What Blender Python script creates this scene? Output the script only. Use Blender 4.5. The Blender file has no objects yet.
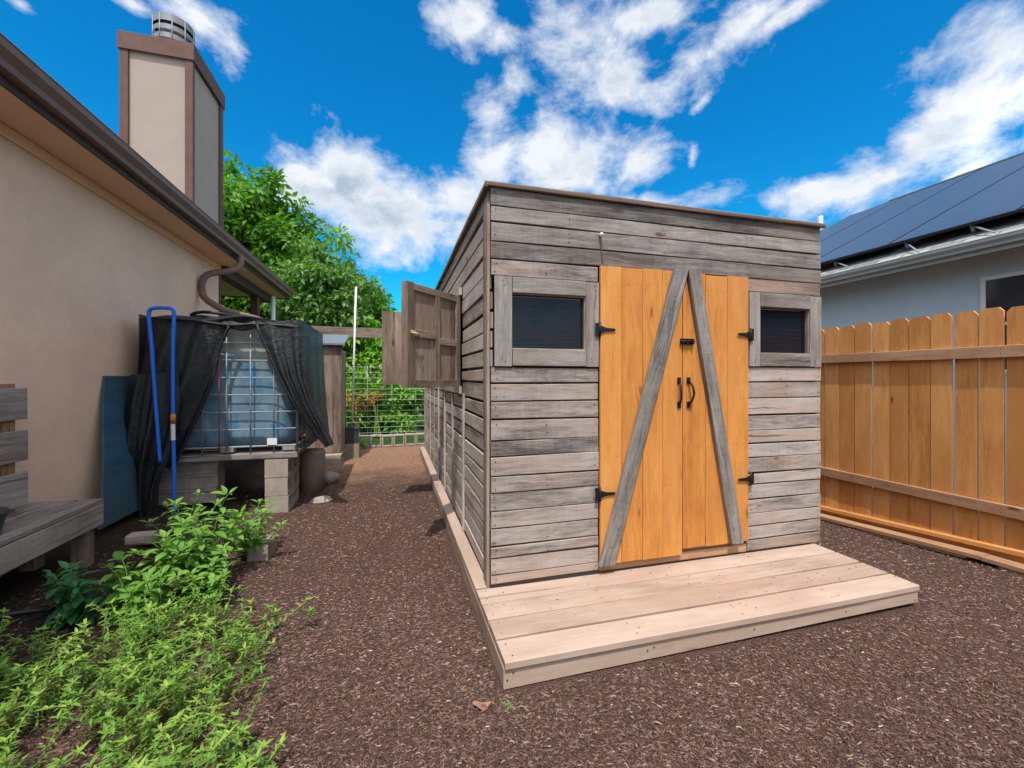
import bpy, math, random
import numpy as np
from mathutils import Vector, Matrix
random.seed(7); RNG = np.random.default_rng(11)
S = bpy.context.scene; COL = S.collection
R = math.radians
PI = math.pi

# ------------------------------------------------------------------ site survey helper
FOC = 426.0; YAW = R(15.6); CY, SY = math.cos(YAW), math.sin(YAW); EYE = 1.5; HOR = 378.0
def onY(u, v, Y):
    a = (u-512)/FOC; zc = Y/(CY-a*SY)
    return Vector((zc*(a*CY+SY), Y, EYE+(HOR-v)*zc/FOC))
def onX(u, v, X):
    a = (u-512)/FOC; zc = X/(a*CY+SY)
    return Vector((X, zc*(CY-a*SY), EYE+(HOR-v)*zc/FOC))
def onZ(u, v, Z=0.0):
    a = (u-512)/FOC; zc = (EYE-Z)*FOC/(v-HOR)
    return Vector((zc*(a*CY+SY), zc*(CY-a*SY), Z))
def atD(u, v, zc):
    a = (u-512)/FOC
    return Vector((zc*(a*CY+SY), zc*(CY-a*SY), EYE+(HOR-v)*zc/FOC))

def sstep(a, b, x):
    t = np.clip((x-a)/(b-a), 0, 1); return t*t*(3-2*t)
def ground_h(x, y):
    x = np.asarray(x, float); y = np.asarray(y, float)
    bed = 0.13*sstep(-1.75, -2.3, x)*sstep(12, 9, y)
    low = -0.065*np.clip(y-2.1, -0.8, 4)*sstep(3.6, 4.4, x)
    und = 0.010*np.sin(2.3*x+1.1*y)+0.007*np.sin(4.7*y-1.9*x+1)+0.004*np.sin(9.1*x+6.3*y)
    flat = sstep(0.15, 0.5, x)*sstep(1.4, 1.95, y)*sstep(3.9, 3.4, x)
    far = sstep(40, 20, np.hypot(x, y))
    return bed+low*far+und*(1-flat)*far-0.006
def gh(x, y): return float(ground_h(x, y))

# ------------------------------------------------------------------ mesh builder
class MB:
    def __init__(s):
        s.v = []; s.f = []; s.uv = []; s.rn = []; s.m = []; s.sm = []
    def face(s, idx, uvs, r, m=0, smooth=False):
        s.f.append(tuple(idx)); s.uv.extend(uvs); s.rn.append(r); s.m.append(m); s.sm.append(smooth)
    def plank(s, p0, p1, wdir, w, t, ch=0.003, seg=None, warp=0.0, m=0, r=None, w1=None, twist=0.0):
        """board from p0 to p1 (centre line), w wide along wdir, t thick; grain runs along it"""
        p0 = Vector(p0); p1 = Vector(p1); ax = p1-p0; L = ax.length; ax = ax/L
        wd = Vector(wdir); wd = (wd-ax*wd.dot(ax)).normalized(); td = ax.cross(wd).normalized()
        if seg is None: seg = max(1, int(L/0.35)) if warp else 1
        if r is None: r = random.random()
        if w1 is None: w1 = w
        ch = min(ch, w*.3, t*.3)
        uo = random.uniform(0, 50); vo = random.uniform(0, 50)
        base = len(s.v); k1, k2, k3 = [random.uniform(0, 6.28) for _ in range(3)]
        for i in range(seg+1):
            q = i/seg; ww = w+(w1-w)*q
            dw = warp*.5*(math.sin(k1+q*L*2.1)); dt = warp*(math.sin(k2+q*L*1.6)*.6)
            ww += warp*.8*math.sin(k3+q*L*3.3)
            c = p0+ax*(L*q)+wd*dw+td*dt
            a, b = ww/2, t/2
            for (x, y) in ((-a+ch, -b), (a-ch, -b), (a, -b+ch), (a, b-ch), (a-ch, b), (-a+ch, b), (-a, b-ch), (-a, -b+ch)):
                s.v.append(c+wd*x+td*(y+twist*x*(q-.5)))
        per = [0, w-2*ch, w-ch*.6, w-ch*.6+t-2*ch, w+t-2*ch, 2*w+t-4*ch, 2*w+t-3*ch, 2*w+2*t-4*ch, 2*w+2*t-3*ch]
        for i in range(seg):
            for j in range(8):
                j2 = (j+1) % 8
                u0, u1 = uo+L*i/seg, uo+L*(i+1)/seg; v0, v1 = vo+per[j], vo+per[j+1]
                s.face((base+i*8+j, base+i*8+j2, base+(i+1)*8+j2, base+(i+1)*8+j), ((u0, v0), (u0, v1), (u1, v1), (u1, v0)), r, m)
        for i, rev in ((0, True), (seg, False)):
            ids = list(range(base+i*8, base+i*8+8)); uvv = [(uo+k*.004, vo+k*.01) for k in range(8)]
            if rev: ids = ids[::-1]
            s.face(ids, uvv, r*.6, m)
        return s
    def box(s, lo, hi, ch=0.003, m=0, r=None, warp=0.0):
        lo = Vector(lo); hi = Vector(hi); d = hi-lo; c = (lo+hi)/2
        k = max(range(3), key=lambda i: d[i]); o = [i for i in range(3) if i != k]
        a = Vector((0, 0, 0)); a[k] = d[k]/2; wd = Vector((0, 0, 0))
        j = o[0] if d[o[0]] >= d[o[1]] else o[1]; i2 = o[1] if j == o[0] else o[0]
        wd[j] = 1
        return s.plank(c-a, c+a, wd, d[j], d[i2], ch, None, warp, m, r)
    def tube(s, pts, rad, n=8, m=0, r=None, cap=True, smooth=True):
        pts = [Vector(p) for p in pts]
        if r is None: r = random.random()
        N = len(pts); rr = rad if isinstance(rad, (list, tuple)) else [rad]*N
        base = len(s.v); up = Vector((0, 0, 1)); prev = None; acc = 0
        for i, p in enumerate(pts):
            d = (pts[min(i+1, N-1)]-pts[max(i-1, 0)]).normalized()
            if prev is None:
                x = d.cross(up if abs(d.z) < .9 else Vector((1, 0, 0))).normalized()
            else:
                x = (prev-d*prev.dot(d)).normalized()
            prev = x; y = d.cross(x)
            for k in range(n):
                a = 2*PI*k/n; s.v.append(p+(x*math.cos(a)+y*math.sin(a))*rr[i])
        for i in range(N-1):
            l = (pts[i+1]-pts[i]).length
            for k in range(n):
                k2 = (k+1) % n
                s.face((base+i*n+k, base+i*n+k2, base+(i+1)*n+k2, base+(i+1)*n+k),
                       ((acc, k*.05), (acc, k*.05+.05), (acc+l, k*.05+.05), (acc+l, k*.05)), r, m, smooth)
            acc += l
        if cap:
            s.face(list(range(base, base+n))[::-1], [(0, 0)]*n, r, m); s.face(range(base+(N-1)*n, base+N*n), [(0, 0)]*n, r, m)
        return s
    def disc(s, c, nrm, rad, m=0, n=6):
        c = Vector(c); nrm = Vector(nrm).normalized(); x = nrm.orthogonal().normalized(); y = nrm.cross(x); b = len(s.v)
        for k in range(n): s.v.append(c+(x*math.cos(2*PI*k/n)+y*math.sin(2*PI*k/n))*rad)
        s.face(range(b, b+n), [(0, 0)]*n, .5, m); return s
    def poly(s, pts, m=0, r=.5, uvs=None):
        b = len(s.v); s.v.extend(Vector(p) for p in pts); s.face(range(b, b+len(pts)), uvs or [(p[0]+p[1], p[2]) for p in pts], r, m); return s
    def prism(s, outline, d, m=0, r=None):
        """closed outline (3D points), extruded by vector d"""
        n = len(outline); b = len(s.v); d = Vector(d)
        if r is None: r = random.random()
        o = random.uniform(0, 30)
        for p in outline: s.v.append(Vector(p))
        for p in outline: s.v.append(Vector(p)+d)
        s.face(list(range(b, b+n))[::-1], [(p[2]+o, p[0]+p[1]+o) for p in reversed(outline)], r, m)
        s.face(range(b+n, b+2*n), [(p[2]+o, p[0]+p[1]+o) for p in outline], r, m)
        for i in range(n):
            j = (i+1) % n; P = outline[i]; Q = outline[j]
            s.face((b+i, b+j, b+n+j, b+n+i), ((P[2]+o, o), (Q[2]+o, o), (Q[2]+o, o+d.length), (P[2]+o, o+d.length)), r, m)
        return s
    def grid(s, fn, nu, nv, m=0, r=.5, smooth=True):
        b = len(s.v)
        for i in range(nu+1):
            for j in range(nv+1): s.v.append(Vector(fn(i/nu, j/nv)))
        for i in range(nu):
            for j in range(nv):
                a = b+i*(nv+1)+j
                s.face((a, a+nv+1, a+nv+2, a+1), ((i/nu, j/nv), ((i+1)/nu, j/nv), ((i+1)/nu, (j+1)/nv), (i/nu, (j+1)/nv)), r, m, smooth)
        return s
    def build(s, name, mats, parent=None, fix=True):
        me = bpy.data.meshes.new(name); me.from_pydata([tuple(p) for p in s.v], [], s.f)
        if not isinstance(mats, (list, tuple)): mats = [mats]
        for mm in mats: me.materials.append(mm)
        uvl = me.uv_layers.new(name='grain'); uvl.data.foreach_set('uv', [c for q in s.uv for c in q])
        at = me.attributes.new('rnd', 'FLOAT', 'FACE'); at.data.foreach_set('value', s.rn)
        me.polygons.foreach_set('material_index', s.m); me.polygons.foreach_set('use_smooth', s.sm)
        if fix:
            import bmesh
            bm = bmesh.new(); bm.from_mesh(me); bmesh.ops.recalc_face_normals(bm, faces=bm.faces); bm.to_mesh(me); bm.free()
        me.update()
        o = bpy.data.objects.new(name, me); COL.objects.link(o)
        if parent is not None: o.parent = parent
        return o
def raw_mesh(name, V, F, rnd, mat, parent=None, smooth=False):
    """V (n,3), F (k,4) or (k,3) arrays, rnd per face"""
    me = bpy.data.meshes.new(name); V = np.asarray(V, np.float32); F = np.asarray(F, np.int32); k, c = F.shape
    me.vertices.add(len(V)); me.vertices.foreach_set('co', V.ravel())
    me.loops.add(k*c); me.loops.foreach_set('vertex_index', F.ravel())
    me.polygons.add(k); me.polygons.foreach_set('loop_start', np.arange(0, k*c, c, dtype=np.int32))
    me.update(calc_edges=True)
    at = me.attributes.new('rnd', 'FLOAT', 'FACE'); at.data.foreach_set('value', np.asarray(rnd, np.float32))
    me.polygons.foreach_set('use_smooth', np.full(k, smooth)); me.materials.append(mat); me.validate(); me.update()
    o = bpy.data.objects.new(name, me); COL.objects.link(o)
    if parent is not None: o.parent = parent
    return o
def tag(o, label, cat, group=None):
    o['label'] = label; o['category'] = cat
    if group: o['group'] = group
    return o
def thing(name, label, cat, loc=(0, 0, 0), rz=0, group=None):
    o = bpy.data.objects.new(name, None); COL.objects.link(o); o.location = loc; o.rotation_euler = (0, 0, rz); o.empty_display_size = .1
    return tag(o, label, cat, group)
def copy_thing(src, label):
    def rec(o, par):
        c = o.copy(); COL.objects.link(c)
        if par is not None: c.parent = par
        for ch in o.children: rec(ch, c)
        return c
    c = rec(src, None); c['label'] = label; return c
def struct(o): o['kind'] = 'structure'; return o

# ------------------------------------------------------------------ materials
class NT:
    def __init__(s, name):
        s.mat = bpy.data.materials.new(name); s.mat.use_nodes = True; s.t = s.mat.node_tree; s.n = s.t.nodes; s.l = s.t.links
        s.b = s.n['Principled BSDF']; s.out = s.n['Material Output']
    def new(s, ty, **kw):
        n = s.n.new(ty)
        for k, v in kw.items():
            if k in n.inputs: n.inputs[k].default_value = v
            else: setattr(n, k, v)
        return n
    def link(s, a, b): s.l.new(a, b)
    def math(s, op, a, b=None, c=None, clamp=False):
        n = s.n.new('ShaderNodeMath'); n.operation = op; n.use_clamp = clamp
        for i, x in enumerate((a, b, c)):
            if x is None: continue
            if isinstance(x, (int, float)): n.inputs[i].default_value = x
            else: s.link(x, n.inputs[i])
        return n.outputs[0]
    def mix(s, f, a, b, bl='MIX'):
        n = s.n.new('ShaderNodeMix'); n.data_type = 'RGBA'; n.blend_type = bl
        for inp, x in ((n.inputs['Factor'], f), (n.inputs['A'], a), (n.inputs['B'], b)):
            if isinstance(x, (int, float)): inp.default_value = x
            elif isinstance(x, (tuple, list)): inp.default_value = tuple(x)+((1,) if len(x) == 3 else ())
            else: s.link(x, inp)
        return n.outputs['Result']
    def noise(s, vec, scale, detail=4, rough=.55, dist=0.0):
        n = s.n.new('ShaderNodeTexNoise'); n.inputs['Scale'].default_value = scale; n.inputs['Detail'].default_value = detail
        n.inputs['Roughness'].default_value = rough; n.inputs['Distortion'].default_value = dist
        if vec is not None: s.link(vec, n.inputs['Vector'])
        return n.outputs['Fac']
    def remap(s, x, a, b, c=0.0, d=1.0):
        n = s.n.new('ShaderNodeMapRange'); s.link(x, n.inputs[0])
        for i, v in enumerate((a, b, c, d)): n.inputs[i+1].default_value = v
        return n.outputs[0]
    def mapping(s, vec, scale=(1, 1, 1), loc=(0, 0, 0)):
        n = s.n.new('ShaderNodeMapping'); n.inputs['Scale'].default_value = scale; n.inputs['Location'].default_value = loc
        s.link(vec, n.inputs['Vector']); return n.outputs[0]
    def uv(s): n = s.n.new('ShaderNodeUVMap'); n.uv_map = 'grain'; return n.outputs[0]
    def rnd(s): n = s.n.new('ShaderNodeAttribute'); n.attribute_name = 'rnd'; return n.outputs['Fac']
    def obj(s): return s.n.new('ShaderNodeTexCoord').outputs['Object']
    def pos(s): return s.n.new('ShaderNodeNewGeometry').outputs['Position']
    def bump(s, h, strength, dist=.01):
        n = s.n.new('ShaderNodeBump'); n.inputs['Strength'].default_value = strength; n.inputs['Distance'].default_value = dist
        s.link(h, n.inputs['Height']); s.link(n.outputs[0], s.b.inputs['Normal'])
    def color(s, c):
        if isinstance(c, (tuple, list)): s.b.inputs['Base Color'].default_value = tuple(c)+(1,)
        else: s.link(c, s.b.inputs['Base Color'])
    def rough(s, v): s.b.inputs['Roughness'].default_value = v
    def spec(s, v): s.b.inputs['Specular IOR Level'].default_value = v

def wood(name, dark, mid, light, stain, knot, grain=.5, tone=.35, stain_amt=.4, rough=.8, bump=.35, knots=.5, crack=.6):
    t = NT(name); uv = t.uv(); rn = t.rnd()
    warp = t.noise(t.mapping(uv, (2.2, 6, 1)), 1.0, 3)
    wv = t.new('ShaderNodeVectorMath', operation='ADD'); t.link(uv, wv.inputs[0])
    cmb = t.new('ShaderNodeCombineXYZ'); t.link(t.math('MULTIPLY', t.math('SUBTRACT', warp, .5), .085), cmb.inputs[1]); t.link(cmb.outputs[0], wv.inputs[1])
    guv = wv.outputs[0]
    # knots: voronoi cells stretched along the grain
    vo = t.new('ShaderNodeTexVoronoi', Scale=1.0); t.link(t.mapping(guv, (2.4, 7.0, 1)), vo.inputs['Vector']); vd = vo.outputs['Distance']
    sel = t.math('GREATER_THAN', t.n[vo.name].outputs['Color'], 1.0-knots) if False else None
    sepc = t.new('ShaderNodeSeparateColor'); t.link(vo.outputs['Color'], sepc.inputs[0])
    has = t.math('LESS_THAN', sepc.outputs[0], knots)
    vdn = t.math('ADD', vd, t.math('MULTIPLY', t.math('SUBTRACT', t.noise(t.mapping(uv, (30, 60, 1)), 1.0, 2), .5), .10))
    kn = t.math('MULTIPLY', t.remap(vdn, .125, .055), has); halo = t.math('MULTIPLY', t.remap(vdn, .30, .10, 0, .45), has)
    ring = t.math('MULTIPLY', t.remap(vd, .5, .1), has)
    # bands follow the grain and swing round the knots
    g2 = t.new('ShaderNodeVectorMath', operation='ADD'); t.link(guv, g2.inputs[0])
    c2 = t.new('ShaderNodeCombineXYZ'); t.link(t.math('MULTIPLY', ring, .03), c2.inputs[1]); t.link(c2.outputs[0], g2.inputs[1])
    band = t.noise(t.mapping(g2.outputs[0], (1.9, 30, 1)), 1.0, 5, .65, .4)
    fine = t.noise(t.mapping(guv, (9, 170, 1)), 1.0, 3, .6)
    blot = t.noise(t.mapping(uv, (1.7, 4.5, 1)), 1.0, 4, .6)
    saw = t.noise(t.mapping(uv, (55, 3, 1)), 1.0, 2, .5)
    g = t.math('ADD', t.math('MULTIPLY', t.math('SUBTRACT', band, .5), grain*2.0), t.math('MULTIPLY', t.math('SUBTRACT', fine, .5), grain*1.5))
    g = t.math('ADD', g, t.math('MULTIPLY', t.math('SUBTRACT', saw, .5), grain*.35))
    g = t.math('ADD', g, t.math('ADD', .5, t.math('MULTIPLY', t.math('SUBTRACT', rn, .5), tone)))
    g = t.math('ADD', g, t.math('MULTIPLY', t.math('SUBTRACT', blot, .5), 1.0), clamp=True)
    rp = t.new('ShaderNodeValToRGB'); t.link(g, rp.inputs[0])
    e = rp.color_ramp.elements; e[0].position = .12; e[0].color = dark+(1,); e[1].position = .9; e[1].color = light+(1,)
    x = rp.color_ramp.elements.new(.5); x.color = mid+(1,)
    col = rp.outputs[0]
    big = t.noise(t.mapping(uv, (.8, 2.2, 1), (3.3, 7.1, 0)), 1.0, 3)
    sa = t.math('MULTIPLY', t.remap(t.math('ADD', big, t.math('MULTIPLY', t.math('SUBTRACT', t.math('FRACT', t.math('MULTIPLY', rn, 7.31)), .5), .22)), .45, .72), stain_amt, clamp=True)
    col = t.mix(sa, col, stain)
    ck = t.math('MULTIPLY', t.remap(t.noise(t.mapping(guv, (.55, 26, 1), (9, 2, 0)), 1.0, 2, .5), .335, .30), crack, clamp=True)
    col = t.mix(ck, col, tuple(c*.35 for c in dark))
    col = t.mix(halo, col, stain); col = t.mix(t.math('MULTIPLY', kn, .9), col, knot)
    t.color(col); t.rough(rough); t.spec(.25)
    h = t.math('SUBTRACT', t.math('ADD', t.math('MULTIPLY', band, .6), t.math('MULTIPLY', fine, .5)), t.math('MULTIPLY', ck, .8))
    t.bump(h, bump, .004)
    return t.mat

def simple(name, col, rough=.6, var=.15, scale=6, bump=0.0, bscale=60, metal=0.0, spec=.4, col2=None):
    t = NT(name); o = t.pos()
    n = t.noise(o, scale, 5, .6); n2 = t.noise(o, scale*7, 3, .6)
    f = t.remap(t.math('ADD', t.math('MULTIPLY', n, .7), t.math('MULTIPLY', n2, .3)), .3, .7)
    a = tuple(c*(1-var) for c in (col2 or col)); b = tuple(min(1, c*(1+var)) for c in col)
    t.color(t.mix(f, a, b)); t.rough(rough); t.b.inputs['Metallic'].default_value = metal; t.spec(spec)
    if bump: t.bump(t.noise(o, bscale, 4, .65), bump, .006)
    return t.mat

M = {}
M['grey'] = wood('weathered_wood', (.085, .071, .066), (.305, .258, .232), (.475, .415, .38), (.37, .24, .175), (.085, .045, .03), grain=.5, tone=.42, stain_amt=.6, knots=.5)
M['grey_dark'] = wood('dark_weathered_wood', (.06, .053, .05), (.20, .178, .163), (.36, .322, .295), (.255, .18, .138), (.085, .045, .032), grain=.5, tone=.4, stain_amt=.45, knots=.6)
M['grey_side'] = wood('weathered_wood_side', (.15, .12, .105), (.43, .365, .32), (.63, .56, .50), (.42, .30, .225), (.07, .045, .032), grain=.42, tone=.4, stain_amt=.6, knots=.28)
M['brace'] = wood('weathered_brace_wood', (.06, .053, .05), (.22, .198, .185), (.39, .35, .32), (.27, .215, .17), (.05, .04, .035), grain=.5, tone=.4, stain_amt=.3, knots=.2)
M['brown'] = wood('brown_weathered_wood', (.085, .06, .048), (.25, .185, .145), (.40, .315, .255), (.17, .105, .072), (.035, .022, .016), grain=.5, tone=.4, stain_amt=.5, knots=.2)
M['cedar'] = wood('new_orange_cedar', (.38, .135, .026), (.56, .228, .052), (.64, .30, .09), (.42, .16, .045), (.24, .085, .025), grain=.42, tone=.28, stain_amt=.85, rough=.7, bump=.15, knots=.55, crack=.15)
M['fence'] = wood('fence_cedar', (.38, .15, .04), (.60, .268, .078), (.70, .365, .135), (.48, .20, .06), (.17, .065, .025), grain=.40, tone=.44, stain_amt=.85, rough=.7, bump=.15, knots=.8, crack=.15)
M['rail'] = wood('fence_rail_wood', (.22, .11, .06), (.38, .21, .118), (.52, .32, .195), (.36, .19, .105), (.10, .05, .03), grain=.35, tone=.3, stain_amt=.4, knots=.4)
M['deck'] = wood('pale_deck_wood', (.22, .15, .115), (.395, .285, .222), (.49, .37, .30), (.33, .215, .155), (.12, .07, .045), grain=.28, tone=.3, stain_amt=.6, rough=.75, bump=.25, knots=.2, crack=.4)
M['bench'] = wood('old_bench_wood', (.08, .065, .058), (.25, .21, .185), (.40, .35, .315), (.20, .155, .125), (.05, .04, .03), grain=.5, tone=.3, stain_amt=.4, knots=.2)
M['black'] = simple('black_iron', (.012, .012, .013), .45, .2, 40, .15, 300, .3)
M['nail'] = simple('nail_rust', (.03, .022, .018), .7, .3, 80)
M['stucco'] = simple('tan_stucco', (.84, .575, .42), .9, .10, 1.6, .6, 160, 0, .2)
M['soffit'] = simple('tan_soffit', (.85, .56, .36), .8, .05, 1.2, .05, 90, 0, .2)
M['chim'] = simple('cream_panel', (.345, .275, .235), .85, .05, 2.5, .2, 160, 0, .2)
M['trim'] = simple('brown_trim', (.115, .057, .045), .7, .25, 9, .2, 120, 0, .3)
M['gutter'] = simple('brown_gutter_metal', (.20, .125, .098), .6, .15, 5, .02, 80, 0, .3)
M['dark_trim'] = simple('dark_brown_fascia', (.075, .048, .038), .7, .2, 9)
M['steel'] = simple('galvanised_steel', (.26, .29, .32), .55, .2, 14, .03, 120, .15)
M['concrete'] = simple('grey_concrete', (.35, .30, .25), .95, .22, 7, .5, 120, 0, .2)
M['concrete2'] = simple('pale_concrete', (.26, .215, .17), .95, .22, 6, .5, 120, 0, .2)
M['white'] = simple('white_plastic', (.75, .75, .74), .4, .05, 8)
M['blue'] = simple('blue_plastic_pipe', (.015, .15, .70), .35, .12, 10)
M['bluegrey_stucco'] = simple('pale_blue_stucco', (.50, .61, .69), .9, .05, 1.5, .3, 130, 0, .2)
M['pot'] = simple('dark_grey_plastic', (.04, .045, .05), .5, .2, 8)
M['blackplastic'] = simple('black_plastic', (.01, .01, .011), .5, .2, 12)
M['orange'] = simple('orange_fitting', (.42, .17, .04), .5, .1, 20)
M['label'] = simple('white_label', (.7, .7, .72), .6, .04, 20)
M['rope'] = simple('pale_rope', (.55, .38, .22), .9, .15, 120)
M['ridge'] = simple('grey_roof_shingle', (.17, .17, .17), .95, .3, 10, .6, 60, 0, .2)

def blueboard():
    t = NT('blue_stained_board'); o = t.pos()
    n = t.noise(t.mapping(o, (1, 2.5, 14)), 1, 5, .6); m = t.noise(o, 2.2, 4)
    c = t.mix(t.remap(n, .3, .7), (.014, .055, .10), (.03, .12, .20)); c = t.mix(t.remap(m, .45, .65), c, (.04, .075, .10)); t.color(c); t.rough(.7); t.bump(n, .2, .01); return t.mat
M['blueboard'] = blueboard()
def tankplastic():
    t = NT('milky_tank_plastic'); o = t.pos()
    n = t.noise(o, 3.2, 5, .6, .8); n2 = t.noise(t.mapping(o, (1, 1, .5)), 7, 4)
    sp = t.new('ShaderNodeSeparateXYZ'); t.link(o, sp.inputs[0])
    lev = t.remap(t.math('ADD', sp.outputs[2], t.math('MULTIPLY', t.math('SUBTRACT', n, .5), 1.3)), 1.55, 1.95)
    c = t.mix(t.remap(n2, .35, .65), (.11, .22, .32), (.25, .37, .45)); c = t.mix(lev, c, (.42, .44, .37))
    c = t.mix(t.remap(t.noise(o, 5, 3), .58, .68), c, (.06, .24, .46))
    t.color(c); t.rough(.45); t.b.inputs['Subsurface Weight'].default_value = .0
    tr = t.new('ShaderNodeBsdfTranslucent'); t.link(c, tr.inputs[0]); mx = t.new('ShaderNodeMixShader'); mx.inputs[0].default_value = .25
    t.link(t.b.outputs[0], mx.inputs[1]); t.link(tr.outputs[0], mx.inputs[2]); t.link(mx.outputs[0], t.out.inputs[0]); return t.mat
M['tank'] = tankplastic()
def cloth():
    t = NT('black_shade_cloth'); o = t.pos()
    n = t.noise(o, 5, 5, .65)
    t.color(t.mix(t.remap(n, .35, .7), (.006, .007, .008), (.019, .021, .026))); t.rough(.45); t.spec(.5)
    t.bump(t.noise(o, 16, 5, .65, 1.6), .5, .03)
    tp = t.new('ShaderNodeBsdfTransparent'); mx = t.new('ShaderNodeMixShader'); mx.inputs[0].default_value = .06
    t.link(t.b.outputs[0], mx.inputs[1]); t.link(tp.outputs[0], mx.inputs[2]); t.link(mx.outputs[0], t.out.inputs[0]); return t.mat
M['cloth'] = cloth()
def glass():
    t = NT('dark_window_glass'); t.color((.012, .014, .02)); t.rough(.06); t.spec(.5); t.b.inputs['IOR'].default_value = 1.5
    t.bump(t.noise(t.pos(), 3, 2), .12, .05)
    tp = t.new('ShaderNodeBsdfTransparent'); tp.inputs[0].default_value = (.6, .65, .75, 1); mx = t.new('ShaderNodeMixShader'); mx.inputs[0].default_value = .55
    t.link(t.b.outputs[0], mx.inputs[1]); t.link(tp.outputs[0], mx.inputs[2]); t.link(mx.outputs[0], t.out.inputs[0]); return t.mat
M['glass'] = glass()
M['blind'] = simple('grey_blind', (.6, .57, .52), .7, .1, 9)
M['darkglass'] = simple('window_glass', (.02, .022, .03), .08, .2, 2, 0, 1, 0, .6)
def solar():
    t = NT('solar_cells'); uv = t.uv()
    br = t.new('ShaderNodeTexBrick'); br.offset = 0; br.inputs['Scale'].default_value = 1; br.inputs['Mortar Size'].default_value = .004; br.inputs['Brick Width'].default_value = .16; br.inputs['Row Height'].default_value = .16
    t.link(uv, br.inputs['Vector']); br.inputs['Color1'].default_value = (.035, .055, .09, 1); br.inputs['Color2'].default_value = (.042, .062, .10, 1); br.inputs['Mortar'].default_value = (.05, .07, .10, 1)
    t.color(br.outputs[0]); t.rough(.36); t.spec(.7); return t.mat
M['solar'] = solar()
def shingle():
    t = NT('grey_asphalt_shingle'); uv = t.uv()
    br = t.new('ShaderNodeTexBrick'); br.inputs['Scale'].default_value = 1; br.inputs['Mortar Size'].default_value = .014; br.inputs['Brick Width'].default_value = .32; br.inputs['Row Height'].default_value = .14
    br.inputs['Color1'].default_value = (.13, .13, .125, 1); br.inputs['Color2'].default_value = (.40, .39, .375, 1); br.inputs['Mortar'].default_value = (.06, .06, .06, 1)
    t.link(uv, br.inputs['Vector']); n = t.noise(t.pos(), 90, 2)
    t.color(t.mix(.25, br.outputs[0], t.mix(n, (.10, .10, .10), (.42, .41, .40)))); t.rough(.95); t.bump(br.outputs['Fac'], -.5, .01); return t.mat
M['shingle'] = shingle()

def leafmat(name, cols, trans=.35, rough=.5):
    t = NT(name); rn = t.rnd()
    rp = t.new('ShaderNodeValToRGB'); t.link(rn, rp.inputs[0]); el = rp.color_ramp.elements
    el[0].position = 0; el[0].color = cols[0]+(1,); el[1].position = 1; el[1].color = cols[-1]+(1,)
    for i, c in enumerate(cols[1:-1]): x = el.new((i+1)/(len(cols)-1)); x.color = c+(1,)
    n = t.noise(t.pos(), 30, 3); c = t.mix(.35, rp.outputs[0], t.mix(n, tuple(k*.5 for k in cols[0]), cols[-1]))
    t.color(c); t.rough(rough); t.spec(.35)
    tr = t.new('ShaderNodeBsdfTranslucent'); t.link(t.mix(1.0, c, (1.3, 1.5, .55), 'MULTIPLY'), tr.inputs[0]); mx = t.new('ShaderNodeMixShader'); mx.inputs[0].default_value = trans
    t.link(t.b.outputs[0], mx.inputs[1]); t.link(tr.outputs[0], mx.inputs[2]); t.link(mx.outputs[0], t.out.inputs[0]); return t.mat
M['leaf_tree'] = leafmat('tree_leaves', [(.03, .12, .012), (.065, .21, .018), (.11, .30, .022), (.22, .40, .035)])
M['leaf_tree2'] = leafmat('pale_tree_leaves', [(.05, .15, .03), (.10, .235, .045), (.16, .31, .06), (.26, .38, .11)])
M['leaf_bush'] = leafmat('bush_leaves', [(.04, .16, .014), (.10, .32, .024), (.18, .43, .035), (.32, .52, .06)])
M['leaf_broad'] = leafmat('broad_plant_leaves', [(.045, .15, .024), (.09, .25, .034), (.15, .34, .05), (.25, .42, .08)], .3, .45)
M['leaf_dark'] = leafmat('dark_plant_leaves', [(.03, .12, .05), (.045, .16, .06), (.06, .2, .07), (.09, .24, .07)], .3, .45)
M['leaf_low'] = leafmat('low_cover_leaves', [(.19, .12, .045), (.045, .14, .022), (.075, .23, .03), (.12, .32, .04), (.20, .40, .055), (.34, .50, .09)], .35, .5)
M['leaf_orange'] = leafmat('orange_leaves', [(.35, .09, .02), (.45, .16, .04), (.5, .25, .06)])
M['stem'] = simple('green_stem', (.14, .20, .05), .6, .25, 30)
M['bark'] = simple('tree_bark', (.12, .085, .06), .95, .35, 12, .7, 40, 0, .2)

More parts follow.
